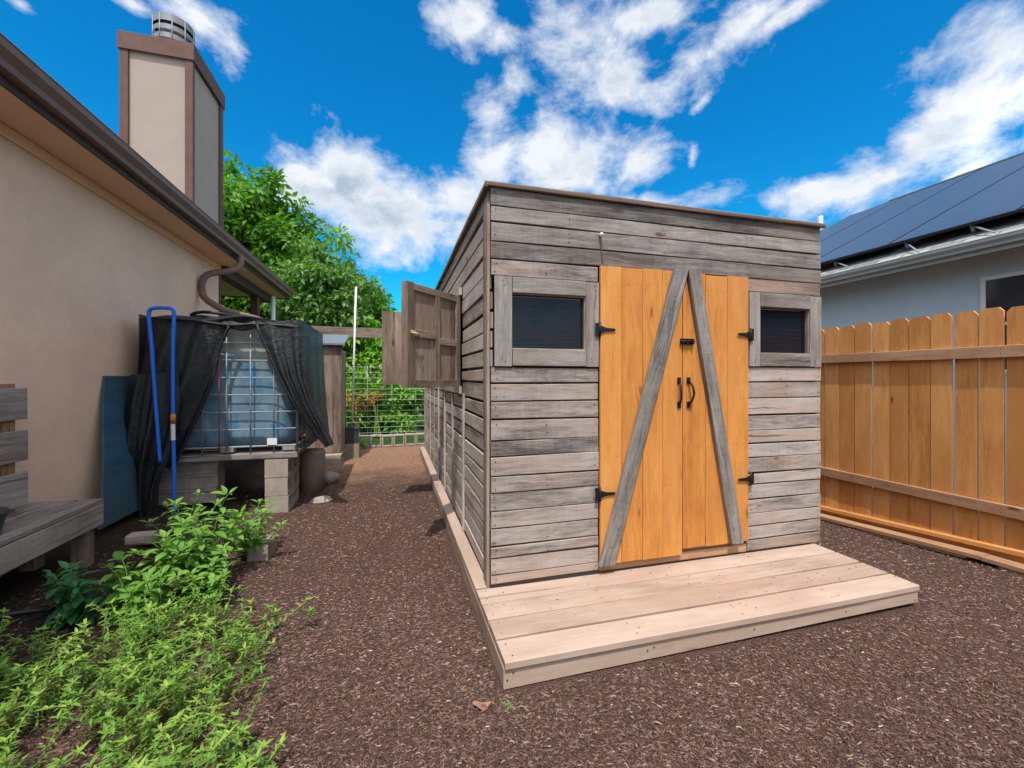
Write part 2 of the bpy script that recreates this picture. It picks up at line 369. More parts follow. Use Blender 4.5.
def ground_mat():
    t = NT('brown_mulch_ground'); p = t.pos(); sp = t.new('ShaderNodeSeparateXYZ'); t.link(p, sp.inputs[0])
    v = t.new('ShaderNodeTexVoronoi', Scale=75.0); t.link(p, v.inputs['Vector']); n = t.noise(p, 2.0, 5); nf = t.noise(p, 110, 4, .7)
    c = t.mix(t.remap(nf, .3, .7), (.065, .036, .028), (.185, .108, .084)); c = t.mix(t.math('MULTIPLY', v.outputs['Distance'], .6), c, (.055, .033, .027))
    soil = t.mix(nf, (.012, .009, .007), (.06, .042, .032))
    edge = t.math('ADD', sp.outputs[0], t.math('MULTIPLY', t.math('SUBTRACT', n, .5), 1.2))
    c = t.mix(t.remap(edge, -1.55, -1.85), c, soil)
    red = t.mix(t.remap(t.noise(p, 14, 5, .7), .3, .7), (.22, .115, .07), (.40, .235, .155))
    fy = t.remap(t.math('ADD', sp.outputs[1], t.math('MULTIPLY', t.math('SUBTRACT', n, .5), 3.0)), 6.2, 7.6)
    fx = t.math('MULTIPLY', t.remap(sp.outputs[0], -2.2, -1.5), t.remap(sp.outputs[1], 9.85, 9.7))
    c = t.mix(t.math('MULTIPLY', fy, fx, clamp=True), c, red)
    g = t.mix(nf, (.02, .06, .012), (.06, .14, .03)); c = t.mix(t.remap(sp.outputs[1], 9.75, 10.0), c, g)
    t.color(c); t.rough(.95); t.spec(.15)
    h = t.math('ADD', t.math('MULTIPLY', v.outputs['Distance'], 1.0), t.noise(p, 55, 4, .7)); t.bump(h, .9, .02); return t.mat
M['ground'] = ground_mat()
def chipmat():
    t = NT('mulch_chips'); rn = t.rnd()
    rp = t.new('ShaderNodeValToRGB'); t.link(rn, rp.inputs[0]); el = rp.color_ramp.elements
    for p_, c_ in ((.35, (.10, .055, .043)), (.7, (.175, .10, .078)), (.93, (.25, .155, .12)), (.992, (.38, .27, .21))):
        x = el.new(p_); x.color = c_+(1,)
    el[0].position = 0; el[0].color = (.06, .035, .03, 1); el[-1].position = 1; el[-1].color = (.55, .45, .37, 1)
    t.color(rp.outputs[0]); t.rough(.75); t.spec(.3); return t.mat
M['chips'] = chipmat()

# ------------------------------------------------------------------ ground and mulch
def axis(lo, hi, near0, near1, fine, coarse_n):
    a = np.arange(near0, near1+1e-6, fine)
    l = near0-np.geomspace(fine, near0-lo, coarse_n)[::-1]; h = near1+np.geomspace(fine, hi-near1, coarse_n)
    return np.concatenate([l, a, h])
gx = axis(-250, 250, -3.5, 6.0, .10, 24); gy = axis(-250, 250, .2, 9.0, .10, 24)
GX, GY = np.meshgrid(gx, gy, indexing='ij'); GZ = ground_h(GX, GY)
V = np.stack([GX, GY, GZ], -1).reshape(-1, 3); ny = len(gy)
I, J = np.meshgrid(np.arange(len(gx)-1), np.arange(ny-1), indexing='ij'); a = (I*ny+J).ravel()
struct(raw_mesh('ground', V, np.stack([a, a+ny, a+ny+1, a+1], 1), np.full(len(a), .5), M['ground'], smooth=True))

def chips(n):
    # sampled so that the density falls off with distance
    r = 1.35*np.exp(RNG.random(n)*math.log(9.0/1.35)); th = RNG.uniform(R(-48), R(84), n)
    x = r*np.sin(th); y = r*np.cos(th)
    keep = (x > -2.3) & (x < 4.72) & (y > .8) & (y < 7.6)
    keep &= ~((x > .49) & (x < 3.37) & (y > 1.95)); keep &= ~((x > 3.37) & (x < 3.45) & (y > 2.7))
    keep &= RNG.random(n) < np.where(x < -1.5, np.clip((x+2.4)/.9, .08, 1), 1)
    keep &= RNG.random(n) < np.clip((7.6-y)/1.6, 0, 1)
    x, y, r = x[keep], y[keep], r[keep]; n = len(x)
    L = RNG.uniform(.010, .027, n)*np.where(RNG.random(n) < .10, 1.6, 1); W = RNG.uniform(.0007, .0019, n)*(1+.22*r); K = RNG.normal(0, 1, n)*1.1
    ph = RNG.uniform(0, 2*PI, n); z0 = ground_h(x, y)+RNG.uniform(.000, .006, n); tilt = RNG.normal(0, .12, n); arch = RNG.uniform(-.1, .22, n)*L
    seg = 3; q = np.linspace(-.5, .5, seg+1)
    ang = ph[:, None]+K[:, None]*q[None]
    ds = L[:, None]/seg
    cx = np.cumsum(np.cos(ang)*ds, 1); cyy = np.cumsum(np.sin(ang)*ds, 1)
    px = x[:, None]+cx-cx.mean(1, keepdims=True); py = y[:, None]+cyy-cyy.mean(1, keepdims=True)
    pz = z0[:, None]+np.maximum(tilt[:, None]*q[None]*L[:, None], -.004)+arch[:, None]*(1-4*q[None]**2)+.003
    w = W[:, None]*np.array([.4, 1, 1, .35])[None]
    nx, nyy = -np.sin(ang), np.cos(ang)
    A = np.stack([px-nx*w, py-nyy*w, pz-.003], -1); B = np.stack([px, py, pz+w*.55], -1); C = np.stack([px+nx*w, py+nyy*w, pz-.003], -1)
    V = np.stack([A, B, C], 2).reshape(-1, 3)
    base = (np.arange(n)*(seg+1)*3)[:, None, None]; s_ = (np.arange(seg)*3)[None, :, None]
    f1 = np.array([0, 3, 4, 1])[None, None]; f2 = np.array([1, 4, 5, 2])[None, None]
    F = np.concatenate([(base+s_+f1), (base+s_+f2)], 2).reshape(-1, 4)
    patch = .5+.25*np.sin(1.7*x+.6*y+.5*np.sin(2.3*y))+.25*np.sin(2.9*y-1.3*x+np.sin(3.1*x))
    rc = np.clip(RNG.random(n)**(1.25-.5*patch), 0, 1); rn = np.repeat(rc, seg*2)
    o = raw_mesh('mulch_chips', V, F, rn, M['chips']); o['kind'] = 'stuff'; o['label'] = 'loose shredded brown mulch chips covering the yard'; o['category'] = 'mulch'
chips(185000)

# ------------------------------------------------------------------ shed
SX0, SX1, SYF, SYB, ZT = .609, 3.41, 2.711, 8.6, 2.745
shed = thing('wooden_shed', 'weathered grey plank shed with an orange double door', 'shed', (2.0, 5.6, 0))
def under(parent, o):
    """parts are modelled in world space; keep that place under their thing"""
    o.parent = parent; o.matrix_parent_inverse = Matrix.Translation(parent.matrix_basis.translation).inverted() if parent.rotation_euler.z == 0 else parent.matrix_basis.inverted(); return o

def hplanks(mb, x0, x1, bounds, y, nails=True, t=.024, rr=(0, 1)):
    for a, b in zip(bounds[:-1], bounds[1:]):
        hi, lo = a-.003-random.random()*.003, b+.003+random.random()*.003
        dy = random.uniform(-.003, .004)
        mb.plank((x0+random.uniform(0, .004), y+t/2+dy, (hi+lo)/2), (x1-random.uniform(0, .004), y+t/2+dy, (hi+lo)/2+random.uniform(-.002, .002)), (0, 0, 1), hi-lo, t, .003, warp=.0045, r=random.uniform(*rr))
        if nails:
            for xx in [x0+.03, x1-.03]+([x0+.55, x0+1.3, x0+2.05] if x1-x0 > 2 else ([x0+.39] if random.random() < .4 else [])):
                for zz in (lo+(hi-lo)*.25, lo+(hi-lo)*.75):
                    mb.disc((xx+random.uniform(-.008, .008), y+dy-.0045, zz+random.uniform(-.008, .008)), (0, -1, 0), random.uniform(.0034, .0052), 1)
fw = MB()
hd_ = MB(); hplanks(hd_, SX0+.004, SX1, [2.745, 2.627, 2.521, 2.396, 2.284], SYF)
under(shed, hd_.build('header_boards', [M['grey_dark'], M['nail']]))
hplanks(fw, SX0+.004, 1.385, [2.280, 2.172], SYF, rr=(-.3, .3)); hplanks(fw, 2.664, SX1, [2.286, 2.176], SYF, rr=(-.3, .3))
hplanks(fw, SX0+.004, 1.385, [1.574, 1.467, 1.347, 1.227, 1.09, .984, .855, .75, .626, .516, .397, .319, .209, .142], SYF, rr=(.1, 1))
hplanks(fw, 2.664, SX1, [1.588, 1.470, 1.343, 1.208, 1.09, .984, .875, .755, .664, .544, .436, .337, .232, .142], SYF, rr=(.1, 1))
fw.box((SX0+.03, SYF+.05, .15), (1.385, SYF+.06, 1.62), m=2); fw.box((2.664, SYF+.05, .15), (SX1-.03, SYF+.06, 1.62), m=2); fw.box((SX0+.03, SYF+.05, 2.13), (SX1-.03, SYF+.06, 2.72), m=2)
fw.plank((1.392, SYF+.02, .172), (2.66, SYF+.02, .172), (0, 0, 1), .06, .03, m=3); fw.plank((2.06, SYF+.035, .215), (2.66, SYF+.035, .215), (0, 0, 1), .05, .02, m=3)
under(shed, fw.build('front_wall', [M['grey'], M['nail'], M['blackplastic'], M['rail']]))
lw = MB(); z = .142
while z < 2.60:
    h = random.choice((.105, .115, .125, .135)); h = min(h, 2.64-z)
    y0 = SYF+.05
    for (ya, yb) in (((SYF+.05, 5.05), (5.05, SYB)) if not (1.36 < z+h*.5 < 2.30) else ((SYF+.05, 3.90), (5.14, SYB))):
        dx = random.uniform(-.004, .006)
        lw.plank((SX0+.015+dx, ya+.002, z+h/2), (SX0+.015+dx, yb-.002, z+h/2+random.uniform(-.004, .004)), (0, 0, 1), h-.014-random.random()*.012, .022, .003, warp=.004, twist=.0)
        yy = ya+.03
        while yy < yb:
            for k in (.27, .73): lw.disc((SX0+.003+dx-.0035, yy+random.uniform(-.01, .01), z+h*k), (-1, 0, 0), .0035, 1)
            yy += .6
    z += h
lw.plank((SX0+.012, SYF+.05, 2.695), (SX0+.012, SYB, 2.695), (0, 0, 1), .10, .026, warp=.003)
lw.box((SX0+.05, SYF+.06, .15), (SX0+.06, SYB-.02, 1.4), m=2); lw.box((SX0+.05, SYF+.06, 2.3), (SX0+.06, SYB-.02, 2.7), m=2); lw.box((SX0+.05, SYF+.06, 1.41), (SX0+.06, 3.88, 2.29), m=2); lw.box((SX0+.05, 5.15, 1.41), (SX0+.06, SYB-.02, 2.29), m=2)
under(shed, lw.build('side_wall', [M['grey_side'], M['nail'], M['blackplastic']]))
for yc, w in ((SYF+.022, .045), (SYF+.088, .06), (3.78, .05), (4.5, .05), (5.2, .06), (5.95, .05), (6.6, .06), (7.3, .05), (8.0, .05), (8.55, .09)):
    bt = MB(); zt = 2.64 if not 3.2 < yc < 5.4 else 1.36
    bt.plank((SX0-(.012 if yc < 3 else .004), yc, .142), (SX0-(.012 if yc < 3 else .004), yc, zt), (0, 1, 0), w, .02, .003, warp=.003)
    under(shed, bt.build('wall_batten', M['brown'] if yc < 3 else M['grey_side']))
bk = MB()
for i in range(19):
    zz = .142+i*.137; bk.plank((SX0+.03, SYB-.01, zz+.066), (SX1-.02, SYB-.01, zz+.066), (0, 0, 1), .128, .022); bk.plank((SX1-.015, SYF+.03, zz+.066), (SX1-.015, SYB-.03, zz+.066), (0, 0, 1), .128, .022)
bk.box((SX0+.07, SYB-.035, .15), (SX1-.04, SYB-.025, 2.746), m=1); bk.box((SX1-.04, SYF+.07, .15), (SX1-.03, SYB-.04, 2.746), m=1)
under(shed, bk.build('rear_wall', [M['grey_side'], M['blackplastic']]))
rf = MB(); rf.box((SX0-.02, SYF-.025, 2.748), (SX1+.03, SYB+.03, 2.766), m=0)
rf.plank((SX0-.03, SYF-.012, 2.760), (SX1+.035, SYF-.012, 2.756), (0, 0, 1), .030, .022, warp=.003); rf.plank((SX0-.026, SYF-.02, 2.758), (SX0-.026, SYB+.03, 2.758), (0, 0, 1), .034, .02, warp=.003)
under(shed, rf.build('roof', M['brown']))
# windows with frame, pane, blind
def shed_window(x0, x1, z0, z1, fx0, fx1, fz0, fz1):
    f = MB(); y = SYF-.006; t = .02
    f.plank(((fx0+x0)/2-.001, y, fz0), ((fx0+x0)/2-.001, y, fz1), (1, 0, 0), x0-fx0-.004, t, warp=.002)
    f.plank(((fx1+x1)/2+.001, y, fz0), ((fx1+x1)/2+.001, y, fz1-.004), (1, 0, 0), fx1-x1-.004, t, warp=.002)
    f.plank((x0+.001, y, (z1+fz1)/2), (x1-.001, y, (z1+fz1)/2), (0, 0, 1), fz1-z1-.003, t, warp=.002)
    f.plank((x0+.001, y, (z0+fz0)/2), (x1-.001, y, (z0+fz0)/2), (0, 0, 1), z0-fz0-.003, t, warp=.002)
    for xx in ((fx0+x0)/2, (fx1+x1)/2):
        for zz in (fz0+.03, fz0+.05, fz1-.03, fz1-.06): f.disc((xx+random.uniform(-.03, .03), y-t/2-.003, zz), (0, -1, 0), .004, 1)
    fo = f.build('window', [M['grey_dark'], M['nail']]); under(shed, fo)
    s_ = MB()
    for a, b in (((x0, SYF+.022, z0-.002), (x1, SYF+.022, z0-.002)), ((x0, SYF+.022, z1+.002), (x1, SYF+.022, z1+.002))): s_.plank(a, b, (0, 1, 0), .04, .014)
    for xx in (x0-.004, x1+.004): s_.plank((xx, SYF+.022, z0), (xx, SYF+.022, z1), (0, 1, 0), .04, .014)
    so = s_.build('sill', M['brown']); so.parent = fo
    p = MB(); p.box((x0-.02, SYF+.030, z0-.02), (x1+.02, SYF+.034, z1+.02), .001); po = p.build('pane', M['glass']); po.parent = fo
    b = MB(); zz = z0+.01; ang = .9
    while zz < z1:
        b.plank((x0+.01, SYF+.062, zz), (x1-.01, SYF+.062, zz+random.uniform(-.002, .002)), (0, math.sin(ang), math.cos(ang)), .019, .0012, .0002); zz += .0165
    bo = b.build('blind', M['blind']); bo.parent = fo
    return fo
shed_window(.757, 1.283, 1.694, 2.062, .635, 1.382, 1.578, 2.168)
shed_window(2.779, 3.283, 1.697, 2.06, 2.672, 3.405, 1.592, 2.172)
# doors
def door(x0, x1, z0, z1, nb, hinge_left, br):
    d = MB(); y = SYF-.014; w = (x1-x0)/nb; off = 0 if hinge_left else .003
    for i in range(nb):
        a = x0+w*i; d.plank((a+w/2, y+off+random.uniform(-.001, .002), z0+random.uniform(-.002, .004)), (a+w/2, y+off, z1+random.uniform(-.008, .006)), (1, 0, 0), w-.0025, .024, .002, seg=6, warp=.001)
        for zz in (z0+.1, z0+.75, (z0+z1)/2+.1, z1-.12):
            for k in (.25, .75): d.disc((a+w*k+random.uniform(-.01, .01), y+off-.0145, zz+random.uniform(-.01, .01)), (0, -1, 0), .003, 1)
    do = d.build('door', [M['cedar'], M['nail']]); under(shed, do)
    b = MB(); (bx0, bz0), (bx1, bz1), bw = br
    ax = Vector((bx1-bx0, 0, bz1-bz0)).normalized(); yb = SYF-.027-.021+off
    wd = ax.cross(Vector((0, 1, 0)))
    n0 = len(b.v); sg_ = 10; b.plank((bx0, yb, bz0), (bx1, yb, bz1), (1, 0, 0), bw, .036, .004, seg=sg_, warp=.002)
    for i_ in list(range(n0, n0+8))+list(range(n0+8*sg_, n0+8*sg_+8)):   # ends sawn level
        p_ = b.v[i_]; end0 = i_ < n0+8; k_ = ((bz0 if end0 else bz1)-p_.z)/ax.z; b.v[i_] = p_+ax*k_
    for q in (.06, .12, .3, .5, .7, .9, .96):
        p = Vector((bx0, yb-.0215, bz0)).lerp(Vector((bx1, yb-.0215, bz1)), q); b.disc(p+wd*random.uniform(-.03, .03), (0, -1, 0), .0045, 1)
    bo = b.build('brace', [M['brace'], M['nail']]); bo.parent = do
    for zz in ((1.837, .694) if hinge_left else (1.836, .72)):
        h = MB(); xh = x0-.012 if hinge_left else x1+.012; sg = 1 if hinge_left else -1; yh = SYF-.030
        h.box((min(xh-sg*.030, xh+sg*.004), yh-.003, zz-.045), (max(xh-sg*.030, xh+sg*.004), yh+.001, zz+.045), .001)
        h.tube([(xh+sg*.004, yh-.005, zz-.05), (xh+sg*.004, yh-.005, zz+.05)], .0075, 8)
        h.prism([(xh+sg*.008, yh-.003, zz-.028), (xh+sg*.05, yh-.003, zz-.012), (xh+sg*.115, yh-.003, zz-.009), (xh+sg*.125, yh-.003, zz), (xh+sg*.115, yh-.003, zz+.009), (xh+sg*.05, yh-.003, zz+.012), (xh+sg*.008, yh-.003, zz+.028)], (0, -.004, 0))
        for q in (.03, .07, .105): h.tube([(xh+sg*q, yh-.007, zz), (xh+sg*q, yh-.011, zz)], .005, 6)
        ho = h.build('hinge', M['black']); ho.parent = do
    xh = x1-.032 if hinge_left else x0+.045; y1 = SYF-.026+off; k = -1 if hinge_left else 1
    hd = MB(); pts = []
    for i in range(11):
        q = i/10; pts.append((xh+k*.014*math.sin(PI*q), y1-.012-.036*math.sin(PI*q)**.7, 1.475-.165*q))
    hd.tube(pts, [.010, .0085, .0075, .0075, .008, .0085, .008, .0075, .0075, .0085, .010], 8)
    for zz in (1.482, 1.303): hd.box((xh-.015, y1-.010, zz-.022), (xh+.015, y1-.001, zz+.022), .003)
    ho = hd.build('handle', M['black']); ho.parent = do
    return do
d1 = door(1.388, 2.053, .200, 2.284, 4, True, ((1.425, .205), (2.022, 2.296), .108))
d2 = door(2.060, 2.656, .238, 2.276, 3, False, ((2.522, .242), (2.132, 2.290), .100))
l = MB(); l.box((2.03, SYF-.040, 1.748), (2.145, SYF-.029, 1.79), .003); l.tube([(2.02, SYF-.047, 1.769), (2.14, SYF-.047, 1.769)], .008, 8)
for xx in (2.04, 2.075, 2.125): l.box((xx-.006, SYF-.058, 1.752), (xx+.006, SYF-.036, 1.787), .002)
lo = l.build('latch', M['black']); under(shed, lo)
hk = MB(); hk.tube([(1.395, SYF+.002, 2.50), (1.395, SYF-.03, 2.50), (1.395, SYF-.045, 2.485)], .012, 8); hk.tube([(1.40, SYF-.006, 2.48), (1.408, SYF-.004, 2.41), (1.414, SYF-.006, 2.30)], .0035, 6, 1)
under(shed, hk.build('hook', [M['white'], M['brown']]))
# open shutters on the side wall
def shutter(yh, yfree, xfree, z0, z1, framed, label):
    p0 = Vector((SX0-.03, yh, 0)); p1 = Vector((xfree, yfree, 0)); e = (p1-p0); L = e.length; e = e/L
    n = Vector((e.y, -e.x, 0))
    if n.y > 0: n = -n
    f = MB()
    nb = 5; w = L/nb
    for i in range(nb):
        c = p0+e*(w*(i+.5)); f.plank(c+Vector((0, 0, z0)), c+Vector((0, 0, z1+random.uniform(-.003, .003))), e, w-.003, .018, .002, warp=.001)
    if framed:
        o = n*.019
        def bar(a, b, za, zb, ww, wd): f.plank(p0+e*a+o+Vector((0, 0, za)), p0+e*b+o+Vector((0, 0, zb)), wd, ww, .02, .002, warp=.001)
        bar(.03, .03, z0, z1, .06, e); bar(L-.035, L-.035, z0, z1, .07, e)
        bar(.062, L-.072, z1-.03, z1-.03, .055, (0, 0, 1)); bar(.062, L-.072, z0+.03, z0+.03, .055, (0, 0, 1))
        bar(L*.47, L*.47, z0+.059, z1-.059, .06, e)
        bar(.062, L*.47-.031, z0+(z1-z0)*.47, z0+(z1-z0)*.47, .055, (0, 0, 1)); bar(L*.47+.031, L-.072, z0+(z1-z0)*.52, z0+(z1-z0)*.52, .055, (0, 0, 1))
        c = p0+e*(L+.004); f.plank(c+Vector((0, 0, z0)), c+Vector((0, 0, z1)), n, .06, .012, .002)
    so = f.build('shutter', M['brown']); under(shed, so); so['label'] = label
    if framed:
        r = MB(); b = p0+e*(L-.02)+n*.04+Vector((0, 0, z0+(z1-z0)*.52)); r.tube([b, b+Vector((.04, -.01, -.01))-e*.03, b-e*.10+Vector((0, 0, -.03))], .006, 6); r.tube([b+Vector((0, 0, .015)), b-e*.05+n*.015, b-e*.13+Vector((0, 0, -.045))], .005, 6)
        ro = r.build('rope', M['rope']); ro.parent = so
shutter(3.94, 3.41, .09, 1.425, 2.253, True, 'open shutter with crossed battens, nearer to the door')
shutter(5.10, 4.98, -.12, 1.425, 2.253, False, 'open plain plank shutter behind the battened one')
wf = MB()
for a, b in (((SX0-.012, 3.90, 1.39), (SX0-.012, 5.14, 1.39)), ((SX0-.012, 3.90, 2.30), (SX0-.012, 5.14, 2.30))): wf.plank(a, b, (0, 0, 1), .07, .026)
wf.plank((SX0+.02, 4.52, 1.42), (SX0+.02, 4.52, 2.27), (0, 1, 0), .05, .05)
under(shed, wf.build('side_window_frame', M['grey_side']))

# ------------------------------------------------------------------ deck
deck = thing('wooden_deck', 'low pale plank deck step in front of the double door', 'deck', (2, 3, 0))
for y0, y1 in ((1.965, 2.153), (2.155, 2.338), (2.340, 2.523), (2.525, 2.707)):
    b = MB(); dz = random.uniform(-.001, .002)
    b.plank((.512+random.uniform(0, .004), (y0+y1)/2, .119+dz), (3.335+random.uniform(-.006, .004), (y0+y1)/2+.004, .119+dz), (0, 1, 0), y1-y0-.011, .038, .004, warp=.003)
    for xx in (.56, 1.25, 1.95, 2.65, 3.32):
        for k in (.045, .14): b.disc((xx+random.uniform(-.01, .01), y0+k, .1415), (0, 0, 1), .004, 1)
    under(deck, b.build('deck_board', [M['deck'], M['nail']]))
b = MB(); b.plank((.512, 2.003, .0475), (3.33, 2.003, .060), (0, 0, 1), .103, .034, .003, warp=.002, w1=.078); b.plank((3.31, 2.023, .055), (3.31, 2.70, .055), (0, 0, 1), .085, .034, .003)
for xx in (.53, .56, 1.3, 1.34, 2.0, 2.7, 3.3): b.disc((xx, 1.9825, .03+random.random()*.05), (0, -1, 0), .005, 1)
under(deck, b.build('front_skirt', [M['deck'], M['nail']]))
b = MB(); b.plank((.530, 2.024, .047), (.530, 5.0, .047), (0, 0, 1), .104, .034, .003, warp=.003); b.plank((.530, 5.004, .058), (.530, SYB, .058), (0, 0, 1), .085, .034, .003, warp=.003)
b.plank((.560, 2.712, .119), (.560, SYB, .119), (1, 0, 0), .094, .038, .003, warp=.002)
under(deck, b.build('side_skirt', M['deck']))
b = MB(); b.box((.62, 2.75, .02), (3.36, 8.55, .135), m=0)
for yg in (2.154, 2.339, 2.524, 2.709): b.box((.53, yg-.012, .085), (3.31, yg+.012, .124), .001, m=1)
b.box((.56, 2.06, .0), (3.28, 2.70, .08), m=1); under(deck, b.build('subfloor', [M['deck'], M['nail']]))

lt = MB()
for i in range(70):
    x, y = random.uniform(.53, 3.30), 1.97+.73*random.random()**.8; a = random.uniform(0, PI); l_ = random.uniform(.006, .018)
    lt.plank((x, y, .1405), (x+math.cos(a)*l_, y+math.sin(a)*l_, .1415), (-math.sin(a), math.cos(a), 0), .003, .002, .0004)
o = lt.build('mulch_crumbs', M['chips']); o['kind'] = 'stuff'; o['label'] = 'scattered brown mulch crumbs lying on the pale deck'; o['category'] = 'mulch'

# ------------------------------------------------------------------ fence on the right
FX = 4.75
fence = thing('picket_fence', 'tall orange cedar picket fence with dog-eared tops right of the shed', 'fence', (FX, 3.5, 0))
f = MB(); y = -.9; pitch = .1655
while y < 12.5:
    g = gh(FX, y)+.09; w = pitch-random.choice((.005, .008, .013, .016)); zt = 2.068+random.uniform(-.012, .012); x = FX+random.uniform(-.002, .003); ln = random.uniform(-.004, .004)
    f.prism([(x, y, g), (x, y+w, g), (x, y+w+ln, zt-.035), (x, y+w-.028+ln, zt), (x, y+.028+ln, zt), (x, y+ln, zt-.035)], (.017, 0, 0))
    for zz in (1.70, 1.74, .43, .46): f.disc((x-.003, y+w*random.uniform(.25, .75), zz+.07), (-1, 0, 0), .0032, 1)
    y += pitch
under(fence, f.build('picket_panel', [M['fence'], M['nail']]))
for zc, w in ((1.715, .095), (.437, .092)):
    yy = -.9; r = MB()
    while yy < 12.4:
        r.plank((FX-.022, yy, zc), (FX-.022, yy+2.4-.004, zc), (0, 0, 1), w, .038, .003, warp=.004)
        for k in range(14):
            for q in (.3, .7): r.disc((FX-.0435, yy+.08+k*pitch, zc-w/2+w*q), (-1, 0, 0), .0035, 1)
        yy += 2.4
    under(fence, r.build('rail', [M['rail'], M['nail']]))
k = MB()
for ya, yb in ((-.9, 2.05), (2.056, 4.6), (4.606, 12.4)):
    k.plank((FX-.012, ya, gh(FX, ya)+.085), (FX-.012, yb, gh(FX, yb)+.085), (0, 0, 1), .125, .02, .003, warp=.003)
    k.plank((FX-.04, ya, gh(FX, ya)+.125), (FX-.04, yb, gh(FX, yb)+.125), (0, 0, 1), .04, .03, .003, warp=.003)
under(fence, k.build('kick_board', M['fence']))
k = MB()
for ya, yb in ((-.9, 2.3), (2.306, 4.4), (4.406, 7.2)):
    k.plank((FX-.105, ya, gh(FX, ya)+.045), (FX-.105, yb, gh(FX, yb)+.045), (1, 0, 0), .13, .036, .003, warp=.003)
    k.plank((FX-.12, ya+.1, gh(FX, ya)+.012), (FX-.12, yb-.1, gh(FX, yb)+.012), (1, 0, 0), .07, .028, .003)
tag(k.build('ground_board', M['rail']), 'long wooden board lying along the foot of the cedar fence', 'board')

# ------------------------------------------------------------------ neighbour's house
nh = thing('neighbour_house', 'pale blue house with solar panels on a grey hip roof behind the fence', 'house', (12, 6, 0))
EX, EZ, RXX, RZ, YE0, YE1 = 6.5, 3.07, 12.6, 6.12, -8.0, 14.2
w = MB(); w.box((7.0, -7.5, -.3), (18.2, 13.7, 3.02)); under(nh, w.build('wall', M['bluegrey_stucco']))
r = MB(); yr0, yr1 = YE0+6.1, YE1-6.1
def uvr(pts): return [(p[1], math.hypot(p[0]-EX, p[2]-EZ)) for p in pts]
q = [(EX, YE0, EZ), (EX, YE1, EZ), (RXX, yr1, RZ), (RXX, yr0, RZ)]; r.poly(q, 0, .5, uvr(q))
q = [(18.7, YE1, EZ), (18.7, YE0, EZ), (RXX, yr0, RZ), (RXX, yr1, RZ)]; r.poly(q, 0, .5, uvr(q))
q = [(EX, YE1, EZ), (18.7, YE1, EZ), (RXX, yr1, RZ)]; r.poly(q, 0, .5, [(p[0], p[1]) for p in q])
q = [(18.7, YE0, EZ), (EX, YE0, EZ), (RXX, yr0, RZ)]; r.poly(q, 0, .5, [(p[0], p[1]) for p in q])
ro = r.build('roof', M['shingle'], fix=False); under(nh, ro)
rc = MB(); rc.plank((RXX, yr0, RZ+.012), (RXX, yr1, RZ+.012), (1, 0, 0), .24, .03); rc.plank((EX+.02, YE1-.02, EZ+.02), (RXX, yr1, RZ+.02), (1, 1, 0), .2, .03); under(nh, rc.build('ridge_cap', M['ridge']))
s_ = MB(); s_.box((EX+.02, YE0+.02, EZ-.05), (7.04, YE1-.02, EZ-.03)); under(nh, s_.build('soffit', M['bluegrey_stucco']))
g = MB(); g.plank((EX-.005, YE0, EZ-.08), (EX-.005, YE1, EZ-.08), (0, 0, 1), .15, .02)
def kgut(mb, X, sgn, z1, ya, yb, wd=.115, h=.125):
    o = [(0, 0), (.0, h), (wd*.55, h), (wd*.62, h*.72), (wd*.95, h*.4), (wd, 0), (wd-.008, 0), (wd*.9, h*.38), (wd*.58, h*.68), (wd*.5, h-.008), (.008, h-.008), (.008, 0)]
    mb.prism([(X+sgn*a, ya, z1-b) for a, b in o], (0, yb-ya, 0)); mb.tube([(X+sgn*(wd-.002), ya, z1-.002), (X+sgn*(wd-.002), yb, z1-.002)], .007, 6)
kgut(g, EX-.016, -1, EZ+.0, YE0, YE1, .10, .10); under(nh, g.build('gutter', simple('grey_gutter', (.36, .39, .38), .6, .1, 6)))
wn = MB(); wy0, wy1, wz0, wz1 = 2.3, 3.46, 1.6, 2.69
wn.box((6.975, wy0-.05, wz1), (6.998, wy1+.05, wz1+.05)); wn.box((6.975, wy0-.05, wz0-.05), (6.998, wy1+.05, wz0)); wn.box((6.975, wy1, wz0+.001), (6.998, wy1+.05, wz1-.001)); wn.box((6.975, wy0-.05, wz0+.001), (6.998, wy0, wz1-.001)); wn.box((6.98, wy0+.001, (wz0+wz1)/2-.02), (6.997, wy1-.001, (wz0+wz1)/2+.02))
wo = wn.build('window', M['white']); under(nh, wo)
p = MB(); p.box((6.985, wy0, wz0), (6.995, wy1, wz1), .001); p.build('pane', M['darkglass']).parent = wo
sl = Vector((RXX-EX, 0, RZ-EZ)).normalized(); nrm = Vector((-sl.z, 0, sl.x))
def on_roof(d, y, off): p = Vector((EX, y, EZ))+sl*d+nrm*off; return p
for (d0, d1) in ((.42, 5.6),):
    ys = [-3.4, -2.1, -.8, .5, 1.8, 3.11, 4.42, 5.73, 7.04]
    ys += [8.35, 9.66]
    for ya, yb in zip(ys[:-1], ys[1:]):
        d1 = 4.3 if ya > 8 else (5.15 if ya < 3 else 5.6)
        pb = MB(); q = [on_roof(d0, ya+.008, .125), on_roof(d0, yb-.008, .125), on_roof(d1, yb-.008, .125), on_roof(d1, ya+.008, .125)]
        pb.prism(q, nrm*.035, 1); b0 = len(pb.v); qq = [v+nrm*.0385 for v in (q[0]+Vector((0, .012, 0))+sl*.012, q[1]-Vector((0, .012, 0))+sl*.012, q[2]-Vector((0, .012, 0))-sl*.012, q[3]+Vector((0, .012, 0))-sl*.012)]
        pb.poly(qq, 0, .5, [(0, 0), (1.28, 0), (1.28, d1-d0), (0, d1-d0)])
        under(nh, pb.build('solar_panel', [M['solar'], M['blackplastic']], fix=False))
